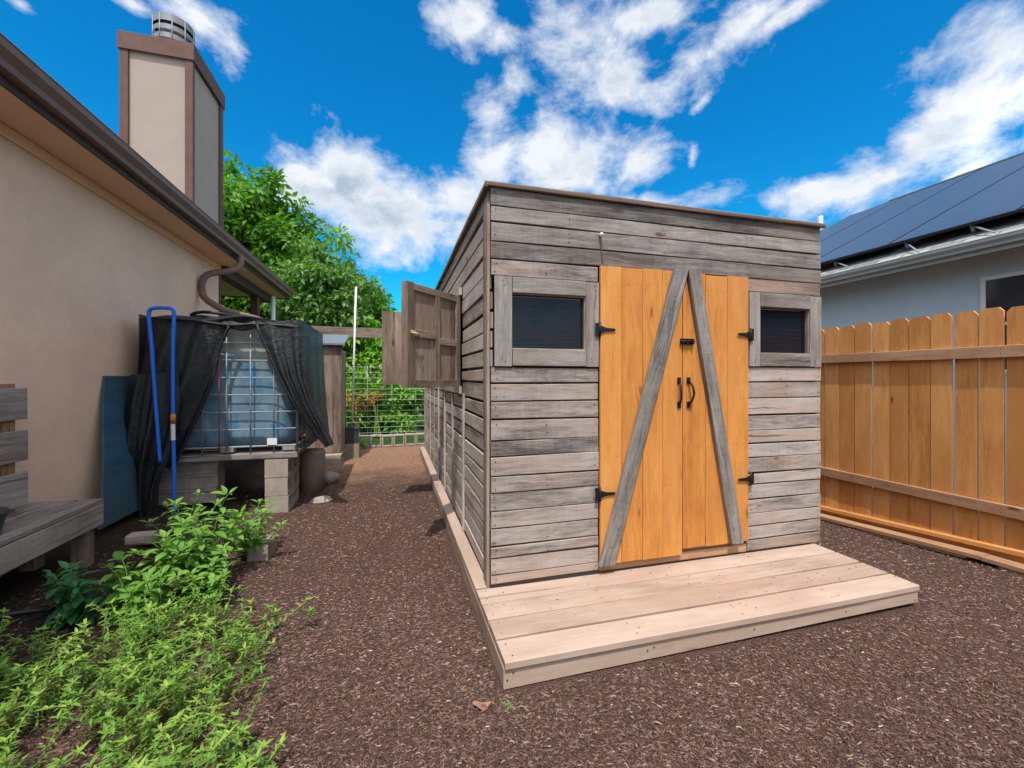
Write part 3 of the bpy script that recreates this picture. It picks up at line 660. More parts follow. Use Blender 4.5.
for yy in (-2.7, -1.5, -.2, 1.1, 2.4, 3.2, 3.9, 4.9, 5.6, 6.5, 7.5):
    rk = MB(); rk.tube([on_roof(.16+.1*math.sin(yy*3), yy, .03), on_roof(.5, yy+.35, .10)], .010, 6); rk.tube([on_roof(.5, yy+.35, .02), on_roof(.5, yy+.35, .12)], .02, 6)
    under(nh, rk.build('panel_mount', M['steel']))
vp = MB(); vp.tube([(11.75, 9.35, 5.3), (11.75, 9.35, 6.12)], .07, 10); vp.box((11.6, 9.2, 5.3), (11.9, 9.5, 5.62)); under(nh, vp.build('vent_pipe', simple('grey_vent', (.38, .38, .37), .6)))

# ------------------------------------------------------------------ house on the left
hs = thing('tan_house', 'tan stucco house with a brown gutter and chimney on the left', 'house', (-7, 2, 0))
XW, XE, ZS, YWE, YRE, YH0 = -2.65, -2.27, 3.29, 7.77, 10.6, -9.0
w = MB(); w.box((-12, YH0, -.3), (XW, YWE, ZS+.02), .004); under(hs, w.build('wall', M['stucco']))
s_ = MB()
ys = [YH0-.3, -4.0, -1.6, .8, 3.24, 5.68, 8.12, YRE]
for a, b in zip(ys[:-1], ys[1:]): s_.box((-12.2 if a > 7 else XW-.05, a+.002, ZS-.0), (XE-.02, b-.002, ZS+.012), .002)
s_.box((-12.2, YWE+.02, ZS+.0005), (XW-.055, YRE, ZS+.0125))
under(hs, s_.build('soffit', M['soffit']))
s_ = MB(); s_.box((XW+.002, YH0, ZS-.09), (XW+.02, YWE-.01, ZS-.004), .003); under(hs, s_.build('frieze_board', M['soffit']))
ct = MB(); ct.box((XW-.012, YWE-.05, -.2), (XW+.014, YWE+.014, ZS-.1)); under(hs, ct.build('corner_trim', M['trim']))
fb = MB(); fb.box((XE-.02, YH0-.3, ZS-.02), (XE, YRE, ZS+.165), .003); fb.box((-12.2, YRE, ZS-.02), (XE-.002, YRE+.02, ZS+.165), .003); under(hs, fb.build('fascia', M['dark_trim']))
g = MB(); kgut(g, XE+.002, 1, ZS+.165, YH0-.3, YRE+.02, .125, .13)
under(hs, g.build('gutter', M['gutter']))
r = MB(); q = [(XE+.03, YH0-.3, ZS+.18), (XE+.03, YRE+.05, ZS+.18), (-12, YRE+.05, ZS+.18+9.76*.33), (-12, YH0-.3, ZS+.18+9.76*.33)]; r.prism(q, (0, 0, .03))
under(hs, r.build('roof', M['shingle'], fix=False))
pm = MB(); pm.box((-2.75, YWE+.02, ZS-.16), (-2.55, YRE-.25, ZS-.003), .004); under(hs, pm.build('porch_beam', M['trim']))
pp = MB(); ppx = onY(255, 330, 9.6).x; pp.box((ppx-.07, 9.53, -.1), (ppx+.07, 9.67, ZS-.162), .006); under(hs, pp.build('porch_post', M['trim']))
# chimney (a part of the house, with trim and a round metal cap)
CX0, CX1, CY0, CY1, CZ = -3.54, -2.70, 6.93, 8.02, 6.16
c = MB(); c.box((CX0+.02, CY0+.02, 3.3), (CX1-.02, CY1-.02, CZ-.03), .003); ch = c.build('chimney', M['chim']); under(hs, ch)
t_ = MB()
for (xa, xb, ya, yb) in ((CX0, CX0+.10, CY0-.012, CY0+.018), (CX1-.085, CX1+.012, CY0-.012, CY0+.018), (CX1-.018, CX1+.012, CY0+.0185, CY0+.05), (CX1-.018, CX1+.012, CY1-.11, CY1+.01), (CX0-.01, CX0+.018, CY0+.0185, CY0+.13), (CX0-.01, CX0+.13, CY1-.02, CY1+.01)):
    t_.box((xa, ya, 3.4), (xb, yb, CZ-.236), .004)
for a, b in (((CX0-.015, CY0-.03, CZ-.235), (CX1+.03, CY0-.002, CZ)), ((CX1+.002, CY0-.0015, CZ-.235), (CX1+.03, CY1+.03, CZ)), ((CX0-.015, CY0-.0015, CZ-.235), (CX0+.01, CY1+.03, CZ)), ((CX0+.0105, CY1+.002, CZ-.235), (CX1+.0015, CY1+.03, CZ))): t_.box(a, b, .004)
t_.box((CX0+.012, CY0, CZ-.04), (CX1, CY1, CZ-.012))
to = t_.build('chimney_trim', M['trim']); to.parent = ch
cp = MB(); cx, cy = onY(174, 30, 7.35).x, 7.35; cr = .245
def ringwall(mb, r0, z0, z1, n=24):
    mb.grid(lambda a, b: (cx+r0*math.cos(a*2*PI), cy+r0*math.sin(a*2*PI), z0+(z1-z0)*b), n, 1)
ringwall(cp, cr*.72, CZ-.02, CZ+.50)
for z0, z1, rr in ((.03, .11, 1.0), (.16, .23, 1.0), (.28, .35, 1.0), (.40, .50, 1.0)): ringwall(cp, cr*rr, CZ+z0, CZ+z1); ringwall(cp, cr*rr-.006, CZ+z0, CZ+z1)
cp.grid(lambda a, b: (cx+cr*b*math.cos(a*2*PI), cy+cr*b*math.sin(a*2*PI), CZ+.50+.03*(1-b)), 24, 2)
for k in range(10):
    a = 2*PI*k/10; cp.tube([(cx+cr*math.cos(a), cy+cr*math.sin(a), CZ), (cx+cr*math.cos(a), cy+cr*math.sin(a), CZ+.5)], .008, 5)
co = cp.build('chimney_cap', simple('light_metal', (.20, .205, .21), .45, .15, 14, .03, 120, .3), fix=False); co.parent = ch
# downspout
def smooth_path(pts, n=6):
    pts = [Vector(p) for p in pts]; out = []
    for i in range(len(pts)-1):
        p0 = pts[max(i-1, 0)]; p1 = pts[i]; p2 = pts[i+1]; p3 = pts[min(i+2, len(pts)-1)]
        for k in range(n):
            t = k/n; out.append(.5*((2*p1)+(p2-p0)*t+(2*p0-5*p1+4*p2-p3)*t*t+(3*p1-p0-3*p2+p3)*t**3))
    out.append(pts[-1]); return out
ds = MB(); ds.tube(smooth_path([(-2.2, 7.22, 3.33), (-2.2, 7.22, 3.20), (-2.30, 7.15, 3.08), (-2.52, 7.0, 2.98), (-2.59, 6.96, 2.86), (-2.59, 6.96, 2.72), (-2.52, 6.9, 2.60), (-2.2, 6.65, 2.42), (-1.72, 6.3, 2.27), (-1.6, 6.2, 2.2)], 5), .045, 10)
under(hs, ds.build('downspout', M['gutter']))

# ------------------------------------------------------------------ water tank on blocks, shade cloth, pipe
TX0, TX1, TY0, TY1, TZ0, TZ1 = -2.43, -1.05, 5.30, 6.72, .60, 2.12
tank = thing('water_tank', 'milky blue water tank in a wire cage standing on concrete blocks', 'tank', ((TX0+TX1)/2, 6, TZ0))
b = MB()
def rbox(mb, x0, x1, y0, y1, z0, z1, rc=.12, nz=14):
    cx, cy = (x0+x1)/2, (y0+y1)/2; ax, ay = (x1-x0)/2, (y1-y0)/2
    def fn(a, q):
        th = a*2*PI; c_, s__ = math.cos(th), math.sin(th); e = .28
        X = ax*math.copysign(abs(c_)**e, c_); Y = ay*math.copysign(abs(s__)**e, s__)
        sc = 1-.06*(max(0, (abs(q-.5)-.42)/.08)**2)-.004*(.5+.5*math.cos(q*PI*10))
        return (cx+X*sc, cy+Y*sc, z0+(z1-z0)*q)
    mb.grid(fn, 64, nz*3)
    mb.grid(lambda a, q: Vector(fn(a, 1.0))*1.0 if q == 0 else Vector((cx, cy, z1+.03)).lerp(Vector(fn(a, 1.0)), 1-q), 64, 3)
rbox(b, TX0+.05, TX1-.05, TY0+.05, TY1-.05, TZ0+.15, TZ1-.02)
under(tank, b.build('bottle', M['tank']))
b = MB(); zs = [.745+k*.19 for k in range(8)]
for i, zz in enumerate(zs): b.tube([(TX0, TY0, zz), (TX1, TY0, zz), (TX1, TY1, zz), (TX0, TY1, zz), (TX0, TY0, zz)], 
        .0075 if i else .012, 6, cap=False, smooth=False)
nx = 6
for i in range(nx+1):
    x = TX0+(TX1-TX0)*i/nx; y = TY0+(TY1-TY0)*i/nx
    b.tube([(x, TY0-.012, .62), (x, TY0-.012, zs[-1])], .0075, 6); b.tube([(TX1+.012, y, .62), (TX1+.012, y, zs[-1])], .0075, 6); b.tube([(TX0-.012, y, .62), (TX0-.012, y, zs[-1])], .0075, 6)
    if i in (2, 5): b.tube([(x, TY0, zs[-1]), (x, TY1, zs[-1])], .012, 6)
under(tank, b.build('cage', M['steel']))
b = MB(); b.plank((TX0-.01, TY0+.03, .635), (TX1+.01, TY0+.03, .635), (0, 0, 1), .07, .10, .01); b.plank((TX0, TY1-.05, .635), (TX1, TY1-.05, .635), (0, 0, 1), .07, .10, .01)
for yy in (5.6, 5.95, 6.3): b.plank((TX0, yy, .65), (TX1, yy, .65), (0, 1, 0), .12, .03, .004)
for xx in (TX0+.08, (TX0+TX1)/2, TX1-.08): b.plank((xx, TY0+.085, .625), (xx, TY1-.105, .625), (1, 0, 0), .14, .05, .006); b.plank((xx, TY0+.03, .69), (xx, TY0+.031, .735), (1, 0, 0), .13, .08, .004)
under(tank, b.build('base_pallet', M['brace']))
b = MB(); b.poly([onY(267, 438, TY0-.02)+Vector((0, .0, 0)), onY(277, 438, TY0-.02), onY(277, 445, TY0-.02), onY(267, 445, TY0-.02)][::-1]); b.prism([onY(267, 438, TY0-.016), onY(277, 438, TY0-.016), onY(277, 445, TY0-.016), onY(267, 445, TY0-.016)], (0, .003, 0)); under(tank, b.build('label_plate', M['label']))
b = MB(); b.tube([onY(219, 335, TY0-.03), onY(219, 450, TY0-.03)], .006, 6); under(tank, b.build('strap', simple('red_strap', (.32, .06, .05), .7, .1, 10)))
# cloth: one sheet thrown over the tank with two curtains
cl = MB()
def fold(a, q, amp, k, ph): return amp*(math.sin(a*k+ph+2.2*q)+.5*math.sin(a*k*2.3+ph*2+q*3)+.3*math.sin(q*9+a*4))
def lerp_path(pts, q):
    n = len(pts)-1; x = min(q*n, n-1e-6); i = int(x); t = x-i; t = t*t*(3-2*t)*.5+t*.5
    return tuple(pts[i][k]+(pts[i+1][k]-pts[i][k])*t for k in range(2))
def curtain(left, right, Y, amp, k, ph, nu=36, nv=40, bulge=0.0):
    def fn(a, q):
        lu = lerp_path(left, q); ru = lerp_path(right, q)
        p = onY(lu[0]+(ru[0]-lu[0])*a, lu[1]+(ru[1]-lu[1])*a, Y)
        return p+Vector((0, fold(a*6.28, q, 1.5*amp*(.3+.9*q), k, ph)-.03-bulge*math.sin(PI*q)*math.sin(PI*min(1, a*1.2)), 0))
    cl.grid(fn, nu, nv)
curtain([(150, 318), (146, 345), (139, 375), (131, 390), (124, 420), (122, 455)], [(228, 326), (220, 345), (214, 375), (203, 405), (188, 436), (172, 470)], 5.22, .022, 2.2, .4, bulge=.05)
curtain([(131, 375), (126, 400), (122, 435), (121, 470), (130, 505), (133, 524)], [(180, 372), (182, 400), (180, 430), (172, 455), (160, 485), (158, 520)], 5.12, .028, 2.6, 1.2, bulge=.04)
curtain([(255, 321), (263, 343), (276, 370), (291, 398), (308, 424), (326, 447)], [(303, 321), (304, 350), (307, 378), (315, 402), (326, 425), (334, 444)], 5.20, .020, 1.6, 2.0, bulge=.04)
def topfn(a, q):
    x = TX0-.06+(TX1-TX0+.12)*a; y = 5.19+1.6*q
    return (x, y, 2.165+.018*math.sin(x*9+y*3)+.015*math.sin(y*11+x*4)-.03*(abs(2*a-1)**6)-.03*(max(0, 1-q*12)))
cl.grid(topfn, 40, 36)
def sidefn(a, q):  # right side of the tank, flaring to the bottom
    y = 5.19+1.6*a; z = 2.15-1.38*q
    return (TX1+.055+.10*q*q*(.6+.6*math.sin(a*3))+.018*math.sin(y*12+q*3)*(.2+q), y, z+.05*math.sin(a*5)*q)
cl.grid(sidefn, 36, 30)
def topedge(a, q):
    return (onY(222+(262-222)*a, 322+8*q, 5.2)+Vector((0, -.02*math.sin(PI*q)+.01*math.sin(a*14), .012*math.sin(a*9))))
cl.grid(topedge, 24, 4)
def lside(a, q):
    return (TX0-.06-.04*q+.012*math.sin(a*17+q*5), 5.19+1.6*a, 2.15-1.3*q)
cl.grid(lside, 24, 24)
def hem(P):
    cl.tube(smooth_path(P, 6), .016, 7)
hem([onY(u, v, 5.16) for u, v in ((257, 325), (276, 370), (291, 398), (308, 424), (326, 446))])
hem([onY(u, v, 5.17) for u, v in ((229, 326), (220, 347), (213, 377), (202, 406), (188, 436), (176, 462))])
hem([onY(u, v, 5.17) for u, v in ((152, 318), (190, 320), (228, 325), (258, 324), (300, 327))])
tag(cl.build('shade_cloth', M['cloth'], fix=False), 'black mesh cloth draped over the caged water tank and parted at the front', 'shade cloth')
rg = MB(); rg.tube([(-1.95+.28*math.cos(2*PI*k/20), 5.75+.28*math.sin(2*PI*k/20), 2.225+.01*math.sin(k)) for k in range(21)], .018, 7, cap=False); tag(rg.build('hose_coil', M['blackplastic']), 'thin black hose loop lying on top of the covered tank', 'hose')

# blue pipe frame
yb = 5.02
bp = MB(); P = [onY(u, v, yb) for u, v in ((160, 462), (158, 435), (155, 395), (152, 350), (149, 318), (150, 310), (156, 308), (166, 308), (172, 309), (174, 315), (173, 345), (173, 420), (174, 470), (174, 515))]
bp.tube(smooth_path(P, 5), .0175, 10); bo = tag(bp.build('water_pipe', M['blue']), 'bright blue plastic pipe bent into a hook in front of the black cloth', 'pipe')
b = MB(); b.tube([onY(173, 414, yb), onY(173, 423, yb)], .024, 10); b.build('coupling', M['orange']).parent = bo
b = MB(); b.tube([onY(173, 424, yb), onY(173.2, 440, yb)], .0195, 10, cap=False); b.build('pipe_label', M['label']).parent = bo

# concrete blocks
def block_mesh(wx, ly, h, mat, hollow_axis='x'):
    """hollow block: two cores open along x"""
    m = MB(); wall = .035
    m.box((-wx/2, -ly/2, 0), (wx/2, ly/2, wall), .004); m.box((-wx/2, -ly/2, h-wall), (wx/2, ly/2, h), .004)
    for yc in (-ly/2+wall/2, 0, ly/2-wall/2): m.box((-wx/2+.001, yc-wall/2, wall-.001), (wx/2-.001, yc+wall/2, h-wall+.001), .003)
    m.box((-wx/2+.02, -ly/2+wall, wall-.001), (-wx/2+.03, ly/2-wall, h-wall+.001), .002)
    return m.build('cinder_block', mat)
def put(o, x, y, z, rz, label, group): o.location = (x, y, z); o.rotation_euler = (0, 0, rz); return tag(o, label, 'concrete block', group)
pb = block_mesh(.235, .58, .193, M['concrete']); names = ('lowest', 'middle', 'topmost'); nm = 'concrete blocks holding up the tank'
first = True
for (x, y, what) in ((-1.255, 5.57, 'front right stack under the tank, beside the path'), (-2.18, 5.57, 'front left stack under the tank, behind the blue pipe')):
    for k in range(3):
        o = pb if first else pb.copy()
        if not first: COL.objects.link(o)
        first = False
        g0 = gh(x, y); hh = (.598-g0)/3
        o.scale = (1-.02*(k % 2), 1-.015*(k % 2), hh/.193*.975)
        put(o, x+random.uniform(-.006, .006), y, g0+hh*k, random.uniform(-.015, .015) if x > -2 else PI/2+.02*k, '%s hollow concrete block of the %s' % (names[k], what), nm)
pr = MB(); pc = onZ(312, 489); pr.tube([(pc.x, pc.y, -.05), (pc.x, pc.y, .25), (pc.x, pc.y, .30), (pc.x, pc.y, .50), (pc.x, pc.y, .53)], [.155, .158, .165, .168, .160], 18, smooth=True); tag(pr.build('concrete_pier', M['concrete2']), 'short round tan concrete pier behind the front right block stack', 'pier')
def rock(cx, cy, r, sx, sy, sz, name, label, mat, rz=0):
    import bmesh
    bm = bmesh.new(); bmesh.ops.create_icosphere(bm, subdivisions=3, radius=r)
    sd = random.uniform(0, 9)
    for v in bm.verts:
        k = 1+.22*math.sin(v.co.x/r*2.3+sd)*math.cos(v.co.y/r*2.9+sd*2)+.12*math.sin(v.co.z/r*4+sd); v.co *= k; v.co = Vector((v.co.x*sx, v.co.y*sy, v.co.z*sz))
    me = bpy.data.meshes.new(name); bm.to_mesh(me); bm.free(); me.materials.append(mat); o = bpy.data.objects.new(name, me); COL.objects.link(o); o.location = (cx, cy, gh(cx, cy)+r*sz*.5); o.rotation_euler = (0, 0, rz); return tag(o, label, 'stone')
q = onZ(329, 482); rock(q.x, q.y, .16, .8, 1, .8, 'stone', 'brown broken stone beside the round pier at the path edge', M['concrete2'])
q = onZ(322, 500); rock(q.x, q.y, .10, 1.2, .8, .4, 'stone', 'small flat stone lying in the shade before the round pier', M['concrete'])
# concrete kerb chunk by the plants
q = onZ(254, 563); kb = MB(); kb.box((q.x-.05, q.y, -.03), (q.x+.10, q.y+.32, .145), .02); o = kb.build('concrete_slab', M['concrete2']); tag(o, 'tan concrete edging slab beside the leafy plants at the path edge', 'edging')

# cabinet, back blocks, planter, pole
cb = thing('garden_cabinet', 'narrow brown plank cabinet with a small grey roof behind the tank', 'cabinet', (-1.3, 8.2, 0))
cx1 = onY(341, 400, 8.0).x; b = MB(); nb = 7
for i in range(nb):
    x0 = cx1-.95+.95*i/nb; b.plank((x0+.068, 8.0, .20), (x0+.068, 8.0, 2.08), (1, 0, 0), .132, .022, .002)
for i in range(5): b.plank((cx1, 8.08+i*.14, .20), (cx1, 8.08+i*.14, 2.0), (0, 1, 0), .136, .022, .002)
b.box((cx1-.93, 8.02, .2), (cx1-.02, 8.68, 1.98)); under(cb, b.build('plank_body', M['brown']))
b = MB(); b.prism([(cx1-1.02, 7.90, 2.07), (cx1+.07, 7.90, 2.07), (cx1+.07, 8.76, 2.30), (cx1-1.02, 8.76, 2.30)], (0, 0, .03)); under(cb, b.build('roof', simple('blue_grey_shingle', (.13, .15, .18), .9, .3, 22, .4, 40)))
b = block_mesh(.9, .42, .2, M['concrete']); put(b, cx1-.43, 8.15, gh(cx1-.4, 8.15), 0, 'wide concrete block under the brown cabinet', 'concrete blocks at the path end'); b.scale = (1, 1.6, .98)
px = onY(352, 440, 8.6); b = MB(); b.box((px.x-.12, 8.5, -.02), (px.x+.13, 8.8, .26), .008); tag(b.build('footing_block', M['concrete2']), 'tan square block carrying the dark planter at the path end', 'concrete block')
b = MB(); 
b.prism([(px.x-.11, 8.53, .262), (px.x+.11, 8.53, .262), (px.x+.12, 8.53, .56), (px.x-.12, 8.53, .56)], (0, .23, 0)); b.box((px.x-.135, 8.515, .53), (px.x+.135, 8.775, .575), .006); tag(b.build('planter_pot', M['pot']), 'dark grey square planter pot on a tan block with a white pole', 'planter')
b = MB(); pA = onY(352, 432, 8.65); pB = onY(356, 287, 8.65); b.tube([(pA.x, 8.65, .575), pB], .018, 8); tag(b.build('white_pole', M['white']), 'tall thin white pole standing in the dark planter', 'pole')
b = MB(); pA = onY(273, 300, 9.9); b.tube([(pA.x, 9.9, 0), (pA.x, 9.9, 3.2)], .045, 8); tag(b.build('white_pipe', M['white']), 'short white pipe seen under the end of the tan eave', 'pipe')
# row of blocks and the wire fence at the end of the path
YB = 9.75; xL = onY(358, 436, YB).x; n0 = None
for i in range(7):
    x = xL+.12+i*.245
    m = n0
    if m is None:
        mm = MB(); wl = .03; W_, H_, D_ = .235, .25, .2
        mm.box((-W_/2, 0, 0), (W_/2, D_, wl), .004); mm.box((-W_/2, 0, H_-wl), (W_/2, D_, H_), .004); mm.box((-W_/2, .001, wl-.001), (-W_/2+wl, D_-.001, H_-wl+.001), .003); mm.box((W_/2-wl, .001, wl-.001), (W_/2, D_-.001, H_-wl+.001), .003)
        n0 = o = mm.build('edging_block', M['concrete'])
    else: o = n0.copy(); COL.objects.link(o)
    put(o, x, YB+random.uniform(-.02, .02), gh(x, YB)+.005, random.uniform(-.04, .04), 'hollow concrete block in the row ending the path before the wire fence', 'row of hollow blocks at the path end')
wf = thing('wire_fence', 'thin pale wire mesh fence before the green bushes at the path end', 'fence', (0, 10.2, 0))
b = MB(); xa, xb = onY(342, 400, 10.2).x, 3.2
for k in range(13): b.tube([(xa, 10.2, .25+k*.125), (xb, 10.2, .25+k*.125+random.uniform(-.01, .01))], .0045, 5)
for k in range(9):
    x = xa+(xb-xa)*k/8; b.tube([(x, 10.2, .2), (x, 10.2, 1.78)], .0035, 5)
under(wf, b.build('mesh_panel', simple('pale_wire', (.5, .52, .5), .5, .1, 9)))
for x in (xa, xa+2.2, xb):
    b = MB(); b.tube([(x, 10.22, 0), (x, 10.22, 1.9)], .022, 6); under(wf, b.build('fence_post', M['steel']))
ab = thing('garden_arbor', 'brown wooden beam spanning the path end behind the shutters', 'arbor', (0, 9.4, 0))
A = onY(318, 331, 9.4); b = MB(); b.plank((A.x-.9, 9.4, A.z), (2.4, 9.4, A.z-.02), (0, 0, 1), .20, .045, .004, warp=.004); under(ab, b.build('beam', M['brown']))
for x in (A.x-.6, 1.3):
    b = MB(); b.box((x-.045, 9.425, -.05), (x+.045, 9.515, A.z+.05), .004); under(ab, b.build('post', M['brown']))
bf = thing('back_fence', 'grey board fence half hidden behind the bushes at the far end', 'fence', (0, 17, 0))
b = MB()
for i in range(110): b.plank((-9+i*.2, 17, 0), (-9+i*.2, 17, 2.3), (1, 0, 0), .19, .02, .002)
under(bf, b.build('board_panel', M['grey_side']))

# ------------------------------------------------------------------ bench and things by the wall
bn = thing('wooden_bench', 'weathered grey plank bench against the tan wall', 'bench', (-2.4, 3.2, 0))
for i in range(3):
    b = MB(); xc = -2.155-.079-i*.158; b.plank((xc, 1.9, .553), (xc, 4.03-.004*i, .553), (1, 0, 0), .152, .036, .004, warp=.003); under(bn, b.build('seat_board', M['bench']))
b = MB(); b.plank((-2.168, 1.92, .452), (-2.168, 4.015, .452), (0, 0, 1), .155, .03, .003, warp=.002); b.plank((-2.60, 1.92, .452), (-2.60, 4.015, .452), (0, 0, 1), .155, .03, .003); under(bn, b.build('apron', M['bench']))
for x, y in ((-2.235, 3.93), (-2.235, 2.95), (-2.235, 2.0), (-2.535, 3.93), (-2.535, 2.95)):
    b = MB(); b.plank((x, y, gh(x, y)-.03), (x, y, .533), (1, 0, 0), .095, .095, .005); under(bn, b.build('leg', M['brown']))
pl = thing('wooden_pallet', 'weathered slatted pallet standing upright on the bench against the wall', 'pallet', (-2.5, 3.2, .573))
for z0, z1 in ((1.215, 1.435), (.93, 1.145), (.62, .86)):
    b = MB(); b.plank((-2.455, 2.2, (z0+z1)/2), (-2.455, 3.75, (z0+z1)/2), (0, 0, 1), z1-z0-.006, .028, .004, warp=.004); under(pl, b.build('slat', M['bench']))
for y in (2.3, 3.0, 3.66):
    b = MB(); b.plank((-2.53, y, .573), (-2.53, y, 1.46), (0, 1, 0), .10, .10, .004); under(pl, b.build('stringer', M['rail']))
b = MB(); b.tube([(-2.31, 3.2, .573), (-2.31, 3.2, .60), (-2.31, 3.2, .69), (-2.31, 3.2, .70), (-2.31, 3.2, .72)], [.085, .09, .11, .12, .12], 18); tag(b.build('flower_pot', M['pot']), 'black plastic pot sitting on the bench before the pallet', 'pot')
b = MB(); b.grid(lambda a, q: (-2.42-.20*q+.012*math.sin(q*5), 4.47+.46*q+.68*a, .2+1.32*q), 8, 14); b.grid(lambda a, q: (-2.44-.20*q+.012*math.sin(q*5), 4.47+.46*q+.68*a, .2+1.32*q), 8, 14)
for yy in (4.47, 5.15): b.grid(lambda a, q: (-2.42-.20*q-.02*a+.012*math.sin(q*5), yy+.46*q, .2+1.32*q), 1, 14)
tag(b.build('blue_board', M['blueboard'], fix=False), 'dark blue sheet leaning on the tan wall left of the black cloth', 'board')
b = MB(); b.box((-2.16, 4.30, gh(-2.1, 4.3)), (-1.97, 4.42, gh(-2.1, 4.3)+.085), .01); b.box((-2.14, 4.29, gh(-2.1, 4.3)+.02), (-2.02, 4.2995, gh(-2.1, 4.3)+.06), .004); tag(b.build('grey_box', M['concrete']), 'small grey concrete brick on the soil beyond the bench end', 'brick')
hp = MB(); hp.tube(smooth_path([(-1.72, 2.78, gh(-1.72, 2.78)+.02), (-1.86, 2.6, .05), (-2.05, 2.55, .09), (-2.2, 2.75, .16), (-2.16, 3.05, .16), (-2.0, 3.2, .12), (-1.85, 3.35, .07)], 8), .016, 8); tag(hp.build('garden_hose', M['blackplastic']), 'black garden hose curving over the dark soil by the bench', 'hose')

# ------------------------------------------------------------------ plants
def leaf_field(pos, dirs, ups, L, W, rnd, name, mat, parent=None, droop=.25, foldv=.22, rows=(0, .3, .65, 1.0), prof=(.12, 1.0, .75, .04)):
    """leaves: two rows of faces either side of a midrib, arched and tapered"""
    n = len(pos); dirs = dirs/np.linalg.norm(dirs, axis=1, keepdims=True)
    side = np.cross(dirs, ups); side /= np.linalg.norm(side, axis=1, keepdims=True)+1e-9; nn = np.cross(side, dirs)
    V = []
    for q, w in zip(rows, prof):
        c = pos+dirs*(L*q)[:, None]-nn*(L*droop*q*q)[:, None]
        h = (W*w)[:, None]
        V += [c-side*h+nn*h*foldv, c, c+side*h+nn*h*foldv]
    V = np.stack(V, 1); k = len(rows); F = []
    for i in range(k-1):
        a = i*3; F += [[a, a+3, a+4, a+1], [a+1, a+4, a+5, a+2]]
    F = np.array(F); base = (np.arange(n)*k*3)[:, None, None]
    Fa = (base+F[None]).reshape(-1, 4)
    return raw_mesh(name, V.reshape(-1, 3), Fa, np.repeat(rnd, len(F)), mat, parent, smooth=False)

def low_cover():
    pos = []; dr = []; up = []; L = []; W = []; rn = []; st = MB()
    n = 0
    while n < 1050:
        x = random.uniform(-2.35, -.30); y = random.uniform(.95, 3.15)
        edge = -.56+.10*math.sin(y*5)+.07*math.sin(y*11+1)-.30*max(0, y-2.2)
        back = 2.86+.20*math.sin(x*4)+.12*math.sin(x*9)
        p = 1.0 if (x < edge and y < back and math.sin(x*6.3+1.7*math.sin(y*3))*math.sin(y*5.1+x*2) > -.68) else max(0, .16-.9*max(x-edge, 0)-.35*max(y-back, 0))
        if random.random() > p*(.78+.22*math.sin(x*7+y*4)): continue
        n += 1; g = gh(x, y); H = random.uniform(.07, .27)*(1 if x < edge-.15 else .75); lx, ly = random.gauss(0, .35), random.gauss(0, .35)
        tone = min(1, max(0, random.gauss(.5, .26)))
        m = 5+int(H/.028); pts = []
        for i in range(m+1):
            q = i/m; bx, by, bz = x+lx*H*q*q*1.3, y+ly*H*q*q*1.3, g+H*q
            pts.append((bx, by, bz))
            if i == 0: continue
            cnt = 3 if i < m else 6
            for k in range(cnt):
                a = i*2.4+k*2*PI/cnt+random.gauss(0, .25); el = (.15 if i < m else .55)+random.gauss(0, .22)
                pos.append((bx, by, bz)); dr.append((math.cos(a)*math.cos(el), math.sin(a)*math.cos(el), math.sin(el))); up.append((0, 0, 1))
                l_ = random.uniform(.018, .038)*(.8+.3*q); L.append(l_); W.append(l_*random.uniform(.13, .19)); rn.append(min(1, max(0, tone*.9+.6*q*q+random.gauss(0, .12)-.30)))
        st.tube([pts[0], pts[m//2], pts[-1]], [.0026, .0022, .0016], 4, smooth=False)
    o = leaf_field(np.array(pos), np.array(dr), np.array(up, float), np.array(L), np.array(W), np.array(rn), 'ground_cover', M['leaf_low'])
    o['kind'] = 'stuff'; o['label'] = 'bright green narrow leaved ground cover spreading over the near left corner'; o['category'] = 'ground cover'
    s_ = st.build('cover_stems', M['stem'], fix=False); s_['kind'] = 'stuff'; s_.parent = o
low_cover()

def broad_plant(x, y, H, nst, spread, leafL, mat, label, name='leafy_plant', tone0=.62, lean=(0, 0)):
    root = thing(name, label, 'plant', (x, y, gh(x, y)), 0, 'leafy plants in the bed')
    pos = []; dr = []; up = []; L = []; W = []; rn = []; st = MB()
    for s_ in range(nst):
        a0 = random.uniform(0, 2*PI); rad = spread*math.sqrt(random.random()); h = H*random.uniform(.55, 1.0)*(1-.3*rad/spread)
        tx, ty = math.cos(a0)*rad+lean[0], math.sin(a0)*rad+lean[1]; m = 5+int(h/.06); pts = []
        for i in range(m+1):
            q = i/m; c = Vector((tx*q**1.3+.02*math.sin(q*5+a0), ty*q**1.3, h*q)); pts.append(c)
            if q < .22: continue
            for k in range(2 if i < m else 4):
                a = i*PI/2+k*(PI if i < m else PI/2)+a0+random.gauss(0, .3); el = random.gauss(.15 if i < m else .7, .25)
                l_ = leafL*random.uniform(.6, 1.15)*(1.05-.45*q)
                pos.append(c+Vector((math.cos(a), math.sin(a), .2))*.012); dr.append((math.cos(a)*math.cos(el), math.sin(a)*math.cos(el), math.sin(el))); up.append((random.gauss(0, .15), random.gauss(0, .15), 1))
                L.append(l_); W.append(l_*random.uniform(.24, .31)); rn.append(min(1, max(0, tone0+.35*(q-.5)+random.gauss(0, .14))))
        st.tube(pts, [.006*(1-.6*i/m) for i in range(m+1)], 5)
    st.build('stems', M['stem'], root, fix=False)
    leaf_field(np.array(pos), np.array(dr), np.array(up, float), np.array(L), np.array(W), np.array(rn), 'leaves', mat, root, droop=.32, foldv=.25, rows=(0, .14, .36, .62, .84, 1.0), prof=(.06, .55, 1.0, .88, .48, .03))
    return root
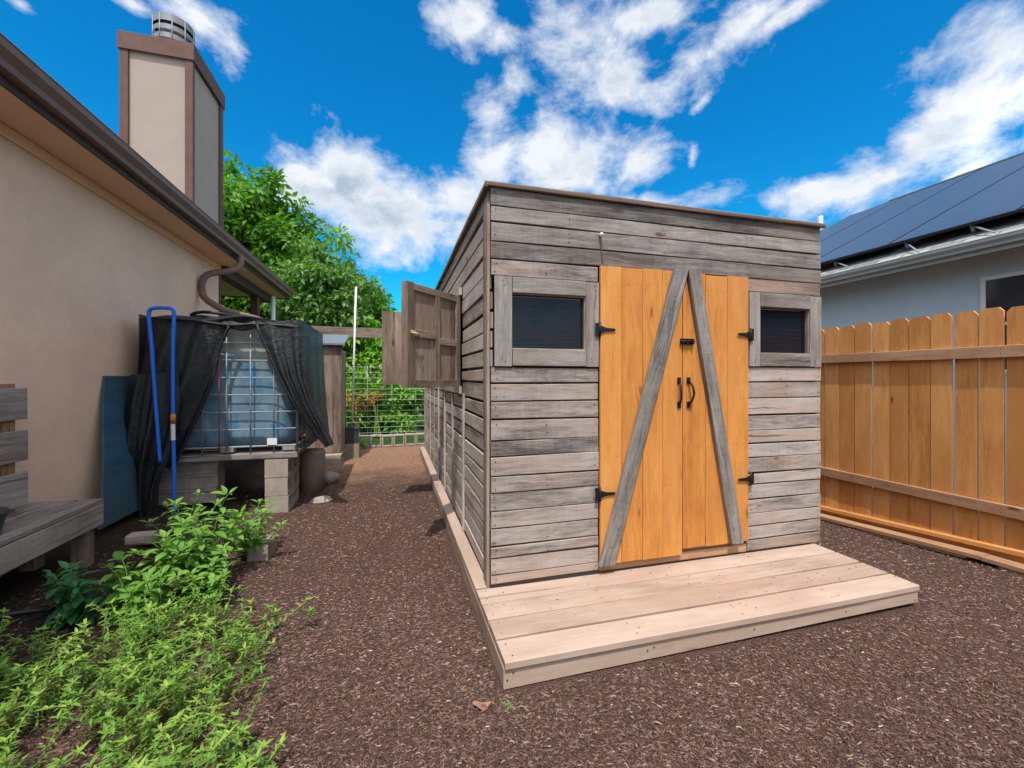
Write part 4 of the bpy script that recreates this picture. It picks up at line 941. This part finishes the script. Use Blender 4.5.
broad_plant(-1.32, 3.50, .76, 15, .36, .145, M['leaf_broad'], 'tallest broad leaved plant in the middle of the bed')
broad_plant(-1.50, 3.18, .52, 11, .28, .14, M['leaf_broad'], 'broad leaved plant in front of the tallest one, next to the ground cover', tone0=.45)
broad_plant(-1.12, 3.98, .58, 15, .30, .095, M['leaf_broad'], 'leafy plant with upright shoots beside the concrete edging slab', tone0=.65)
broad_plant(-1.62, 4.05, .66, 8, .25, .09, M['leaf_broad'], 'leafy plant with tall thin shoots in front of the water tank', tone0=.55)
broad_plant(-1.86, 3.22, .42, 9, .26, .13, M['leaf_dark'], 'dark green shaded broad leaved plant beside the bench', tone0=.4)
broad_plant(-1.2, 3.25, .40, 10, .22, .10, M['leaf_broad'], 'yellow-green leafy plant at the mulch edge, just behind the ground cover', tone0=.7)
q = onZ(357, 447); broad_plant(q.x+.1, 9.55, .3, 5, .12, .10, M['leaf_broad'], 'small leafy weed growing beside the dark planter', tone0=.6)
q = onZ(508, 706)
g_ = thing('weed_tuft', 'tiny green weed at the near corner of the deck', 'weed', (q.x, q.y, gh(q.x, q.y)))
n = 26; A_ = RNG.uniform(0, 2*PI, n); leaf_field(np.stack([RNG.normal(0, .02, n), RNG.normal(0, .008, n), np.zeros(n)], 1), np.stack([np.cos(A_), np.sin(A_), RNG.uniform(.2, .9, n)], 1), np.tile([0, 0, 1.], (n, 1)), RNG.uniform(.015, .035, n), np.full(n, .004), RNG.random(n), 'blades', M['leaf_low'], g_)

dl = onZ(482, 707); b = MB(); b.grid(lambda a, q: (.085*(a-.5), .05*(q-.5)*math.sin(PI*min(.97, a+.03))**.6, .014+.012*math.cos(a*5)+.010*abs(q-.5)), 8, 4)
o = b.build('fallen_leaf', simple('dry_leaf', (.30, .15, .10), .8, .2, 40)); o.location = (dl.x, dl.y, gh(dl.x, dl.y)); tag(o, 'dry reddish brown leaf lying on the mulch near the deck corner', 'leaf')

# ------------------------------------------------------------------ trees and bushes
def crown(center, radii, nclump, leaves_per, leafL, mat, parent, seed, spread=.34, tone=.5, flat=1.0, name='crown'):
    rg = np.random.default_rng(seed); c = np.array(center, float); rd = np.array(radii, float)
    d = rg.normal(size=(nclump, 3)); d /= np.linalg.norm(d, axis=1, keepdims=True)
    rr = rg.random(nclump)**.45; cc = c+d*rd*rr[:, None]*(.82+.30*np.sin(d[:, :1]*4+d[:, 1:2]*5+d[:, 2:3]*6+seed)*.6)
    cs = rg.uniform(.6, 1.25, nclump)*spread
    n = nclump*leaves_per; idx = np.repeat(np.arange(nclump), leaves_per)
    off = rg.normal(size=(n, 3)); off /= np.linalg.norm(off, axis=1, keepdims=True); off *= (rg.random(n)**.5)[:, None]
    pos = cc[idx]+off*cs[idx][:, None]*np.array([1.1, 1.1, .75])
    dr = off*.9+rg.normal(size=(n, 3))*.5+np.array([0, 0, -.25])
    up = rg.normal(size=(n, 3))*.55+np.array([0, 0, 1.])
    L = rg.uniform(.65, 1.25, n)*leafL; W = L*rg.uniform(.22, .34, n)
    ct = np.clip(rg.normal(tone, .17, nclump), 0, 1); rn = np.clip(ct[idx]+rg.normal(0, .13, n), 0, 1)
    return leaf_field(pos-c*0, dr, up, L, W, rn, name, mat, parent, droop=.3, rows=(0, .4, 1.0), prof=(.1, 1.0, .05)), cc
def tree(x, y, base, center, radii, nclump, per, leafL, mat, seed, name, label, group, tr=.18, spread=.4, tone=.5):
    root = thing(name, label, 'tree', (0, 0, 0), 0, group)
    _, cc = crown(center, radii, nclump, per, leafL, mat, root, seed, spread, tone)
    t = MB(); top = Vector(center)+Vector((0, 0, radii[2]*.3)); b0 = Vector((x, y, base))
    trunk = smooth_path([b0, b0.lerp(top, .35)+Vector((.12, 0, 0)), b0.lerp(top, .7)+Vector((-.1, .1, 0)), top], 5)
    t.tube(trunk, [tr*(1-.8*i/(len(trunk)-1)) for i in range(len(trunk))], 10)
    rs = random.Random(seed)
    for k in range(min(26, len(cc))):
        e = Vector(cc[rs.randrange(len(cc))]); s0 = trunk[rs.randrange(len(trunk)//3, len(trunk)-2)]
        md = s0.lerp(e, .5)+Vector((0, 0, -.12)); t.tube(smooth_path([s0, md, e], 4), [tr*.32*(1-.8*i/8) for i in range(9)], 6)
    t.build('trunk', M['bark'], root, fix=False)
    root.location = (x, y, base)
    for ch_ in root.children: ch_.matrix_parent_inverse = Matrix.Translation((-x, -y, -base))
    return root
GT = 'trees beyond the yard'
c = atD(243, 255, 15); tree(c.x, c.y, 0, tuple(c), (3.3, 2.8, 3.2), 230, 120, .24, M['leaf_tree'], 3, 'broadleaf_tree', 'tall bright green tree rising right behind the chimney', GT, .22, .55, .5)
c = atD(330, 306, 12.5); tree(c.x, c.y, 0, tuple(c), (1.7, 1.5, 2.05), 160, 100, .17, M['leaf_tree2'], 5, 'broadleaf_tree', 'pale green tree with a rounded top behind the wooden beam', GT, .13, .36, .5)
c = atD(280, 318, 14); tree(c.x, c.y, 0, tuple(c), (2.0, 1.5, 1.7), 110, 80, .20, M['leaf_tree'], 9, 'broadleaf_tree', 'dark green tree seen under the end of the tan eave', GT, .15, .42, .35)
c = atD(372, 318, 14.5); tree(c.x, c.y, 0, tuple(c), (.75, .8, 1.3), 50, 70, .15, M['leaf_tree'], 14, 'broadleaf_tree', 'slim dark tree at the right edge of the far tree group', GT, .09, .3, .45)
def bush(u, v, zc, radii, ncl, per, leafL, mat, seed, label, tone=.55, name='bush', sp=.26):
    c = atD(u, v, zc); root = thing(name, label, 'bush', (c.x, c.y, 0), 0, 'bushes behind the wire fence')
    o, cc = crown(tuple(c), radii, ncl, per, leafL, mat, root, seed, sp, tone, name='foliage'); o.matrix_parent_inverse = Matrix.Translation((-c.x, -c.y, 0))
    t = MB(); rs = random.Random(seed)
    for k in range(10):
        e = Vector(cc[rs.randrange(len(cc))]); t.tube(smooth_path([(c.x+rs.uniform(-.1, .1), c.y+rs.uniform(-.1, .1), 0), (c.x*.6+e.x*.4, c.y*.6+e.y*.4, e.z*.55), e], 4), [.022*(1-.08*i) for i in range(9)], 5)
    s_ = t.build('stems', M['stem'], root, fix=False); s_.matrix_parent_inverse = Matrix.Translation((-c.x, -c.y, 0))
bush(362, 400, 11.3, (.7, .5, 1.0), 60, 60, .15, M['leaf_bush'], 21, 'bright green bush behind the white pole', .55)
bush(400, 405, 11.4, (.75, .5, .95), 60, 60, .15, M['leaf_bush'], 22, 'bright green bush beside the shed end behind the wire', .6)
bush(385, 350, 12.3, (1.1, .6, .9), 60, 60, .16, M['leaf_bush'], 23, 'tall yellow-green bush under the wooden beam', .75)
bush(335, 370, 12.4, (.8, .6, 1.3), 50, 60, .16, M['leaf_bush'], 24, 'green bush behind the brown cabinet', .4)
bush(430, 380, 12.6, (.9, .6, 1.3), 50, 60, .16, M['leaf_bush'], 25, 'green bush hidden mostly behind the shed end', .45)
bush(357, 402, 10.75, (.35, .2, .3), 7, 26, .09, M['leaf_orange'], 26, 'orange and red leaved shrub behind the white pole', .5, 'orange_shrub', .16)
bush(378, 396, 10.75, (.25, .2, .2), 5, 24, .08, M['leaf_orange'], 27, 'small orange leaved shrub in the middle of the bushes', .5, 'orange_shrub', .14)

# ------------------------------------------------------------------ camera, sun, sky
cam = bpy.data.cameras.new('camera'); cam.sensor_width = 36; cam.lens = FOC/1024*36; cam.shift_y = (HOR-384)/1024; cam.clip_end = 2000; cam.clip_start = .05
co = bpy.data.objects.new('camera', cam); COL.objects.link(co); co.location = (0, 0, EYE); co.rotation_euler = (R(90), 0, -YAW); S.camera = co
sd = Vector((.16, .50, -1.0)).normalized()
sun = bpy.data.lights.new('sun', 'SUN'); sun.energy = 2.05; sun.angle = R(.55); sun.color = (1.0, .95, .87); so = bpy.data.objects.new('sun', sun); COL.objects.link(so); so.rotation_euler = sd.to_track_quat('-Z', 'Y').to_euler(); so.location = (-5, -10, 20)
W = bpy.data.worlds.new('World'); S.world = W; W.use_nodes = True
class WT(NT):
    def __init__(s): s.t = W.node_tree; s.n = s.t.nodes; s.l = s.t.links
t = WT(); bg = t.n['Background']; STR = .12; bg.inputs[1].default_value = STR
sky = t.n.new('ShaderNodeTexSky'); sky.sky_type = 'NISHITA'; sky.sun_disc = False; sky.sun_elevation = R(62.3); sky.sun_rotation = math.atan2(-sd.x, -sd.y); sky.air_density = 1.0; sky.dust_density = .3; sky.ozone_density = 3.0
hsv = t.n.new('ShaderNodeHueSaturation'); hsv.inputs['Saturation'].default_value = 1.35; hsv.inputs['Value'].default_value = 1.0; t.link(sky.outputs[0], hsv.inputs['Color'])
skyc = t.mix(1.0, hsv.outputs[0], (.075, .74, .77), 'MULTIPLY')
gen = t.n.new('ShaderNodeTexCoord').outputs['Generated']
nv = t.n.new('ShaderNodeVectorMath'); nv.operation = 'NORMALIZE'; t.link(gen, nv.inputs[0]); D = nv.outputs[0]
sp = t.n.new('ShaderNodeSeparateXYZ'); t.link(D, sp.inputs[0])
az = t.math('ARCTAN2', sp.outputs[0], sp.outputs[1]); el = t.math('ARCSINE', sp.outputs[2])
CL = []
for (u, v, rx, ry, an) in [(298, 185, 26, 20, 0), (345, 185, 50, 33, 0), (385, 214, 68, 40, 0), (435, 226, 54, 32, 0), (458, 200, 36, 26, -20), (545, 148, 48, 38, 0), (592, 160, 48, 30, 0), (637, 163, 34, 24, 0), (498, 160, 30, 32, -30), (490, 118, 26, 34, 20), (508, 82, 25, 34, 20),
                           (465, 22, 30, 30, 0), (498, 42, 26, 20, 0), (470, 58, 20, 14, 0), (578, 38, 42, 36, 0), (620, 78, 36, 26, 0), (645, 18, 50, 18, 0), (688, 62, 48, 34, -25), (735, 32, 50, 26, -20), (700, 104, 18, 8, -30), (790, 12, 56, 10, -12),
                           (1005, 55, 66, 46, -35), (972, 108, 74, 52, -35), (918, 150, 64, 38, -28), (868, 172, 50, 26, -20), (825, 190, 44, 15, -10), (780, 202, 22, 9, 0), (955, 178, 44, 7, -25), (200, 16, 50, 30, 20), (232, 40, 24, 20, 30), (20, 4, 22, 9, 10), (130, 3, 30, 7, 0), (692, 158, 6, 16, 10), (650, 205, 50, 12, 0)]:
    q_ = (u-512)/FOC; hy = math.hypot(FOC, u-512); e_ = math.atan((HOR-v)/hy)
    CL.append((YAW+math.atan(q_), e_, rx*1.08/(FOC*(1+q_*q_)), ry*1.16*math.cos(e_)**2/hy, an, .35 if rx < 24 else 0))
ae = t.n.new('ShaderNodeCombineXYZ'); t.link(az, ae.inputs[0]); t.link(el, ae.inputs[1])
acc = None
for (a0, e0, rx, ry, an, weak) in CL:
    mp = t.n.new('ShaderNodeMapping'); mp.vector_type = 'TEXTURE'; mp.inputs['Location'].default_value = (a0, e0, 0); mp.inputs['Rotation'].default_value = (0, 0, -R(an)); mp.inputs['Scale'].default_value = (rx, ry, 1); t.link(ae.outputs[0], mp.inputs['Vector'])
    ln = t.n.new('ShaderNodeVectorMath'); ln.operation = 'LENGTH'; t.link(mp.outputs[0], ln.inputs[0])
    m_ = t.math('MAXIMUM', t.math('SUBTRACT', 1.0-weak, t.math('MULTIPLY', ln.outputs['Value'], .75)), -.8)
    acc = m_ if acc is None else t.math('SMOOTH_MAX', acc, m_, .25)
acc = t.math('MAXIMUM', acc, t.remap(el, .86, 1.05, -1.0, 1.1))   # unseen cloud overhead, added to raise the ambient light
acc = t.math('MAXIMUM', acc, t.remap(az, 1.22, 1.5, -1.0, .9))  # unseen cloud added right of the frame, whitening the fill on shaded walls
acc = t.math('MAXIMUM', acc, t.remap(az, -.72, -1.0, -1.0, .7))  # unseen cloud added left of the frame for more ambient fill
acc = t.math('MAXIMUM', acc, t.remap(sp.outputs[1], -.15, -.5, -1.0, .9))  # unseen cloud added behind the camera, again to lift the ambient light
stv = t.mapping(D, (1, 1, 1.5))
n1 = t.noise(stv, 7.0, 10, .62, .25); n2 = t.noise(stv, 26, 8, .62, .0); nl = t.noise(t.mapping(stv, (1, 1, 1), (4.2, 1.1, 0)), 3.2, 3, .5)
dn = t.math('ADD', t.math('MULTIPLY', acc, .75), t.math('ADD', t.math('MULTIPLY', t.math('SUBTRACT', n1, .5), 2.2), t.math('ADD', t.math('MULTIPLY', t.math('SUBTRACT', n2, .5), .55), t.math('MULTIPLY', t.math('SUBTRACT', nl, .5), .7))))
dens = t.remap(dn, .02, .62); dens = t.math('POWER', dens, 1.25, clamp=True)
thick = t.remap(dn, .45, 1.0)
nb = t.noise(t.mapping(stv, (1, 1, 1), (0, 0, .06)), 7.0, 5, .58, .25)
shade = t.math('MULTIPLY', thick, t.remap(t.math('SUBTRACT', nb, n1), -.13, .05), clamp=True)
K = .52/STR
sdot = t.n.new('ShaderNodeVectorMath'); sdot.operation = 'DOT_PRODUCT'; t.link(D, sdot.inputs[0]); sdot.inputs[1].default_value = tuple(-sd)
east = t.remap(sp.outputs[0], .80, .97, 0.0, 1.0)   # unseen clouds right of the frame, brightened to fill the shaded house wall
glow = t.math('ADD', t.math('ADD', 1.0, t.math('MULTIPLY', east, 1.3)), t.math('MULTIPLY', t.math('POWER', t.math('MAXIMUM', sdot.outputs['Value'], 0.0), 4.0), 2.6))   # extra brightness given to unseen clouds around the sun, lifting shaded sides
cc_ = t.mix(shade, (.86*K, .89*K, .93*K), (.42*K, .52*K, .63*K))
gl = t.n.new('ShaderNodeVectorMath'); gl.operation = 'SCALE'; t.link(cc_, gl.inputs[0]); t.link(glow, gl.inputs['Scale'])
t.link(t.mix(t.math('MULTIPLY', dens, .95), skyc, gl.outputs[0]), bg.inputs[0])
S.view_settings.view_transform = 'Standard'; S.view_settings.look = 'None'; S.view_settings.exposure = 1.08; S.view_settings.gamma = 1.0; S.view_settings.use_curve_mapping = False
S.render.resolution_x = 1024; S.render.resolution_y = 768
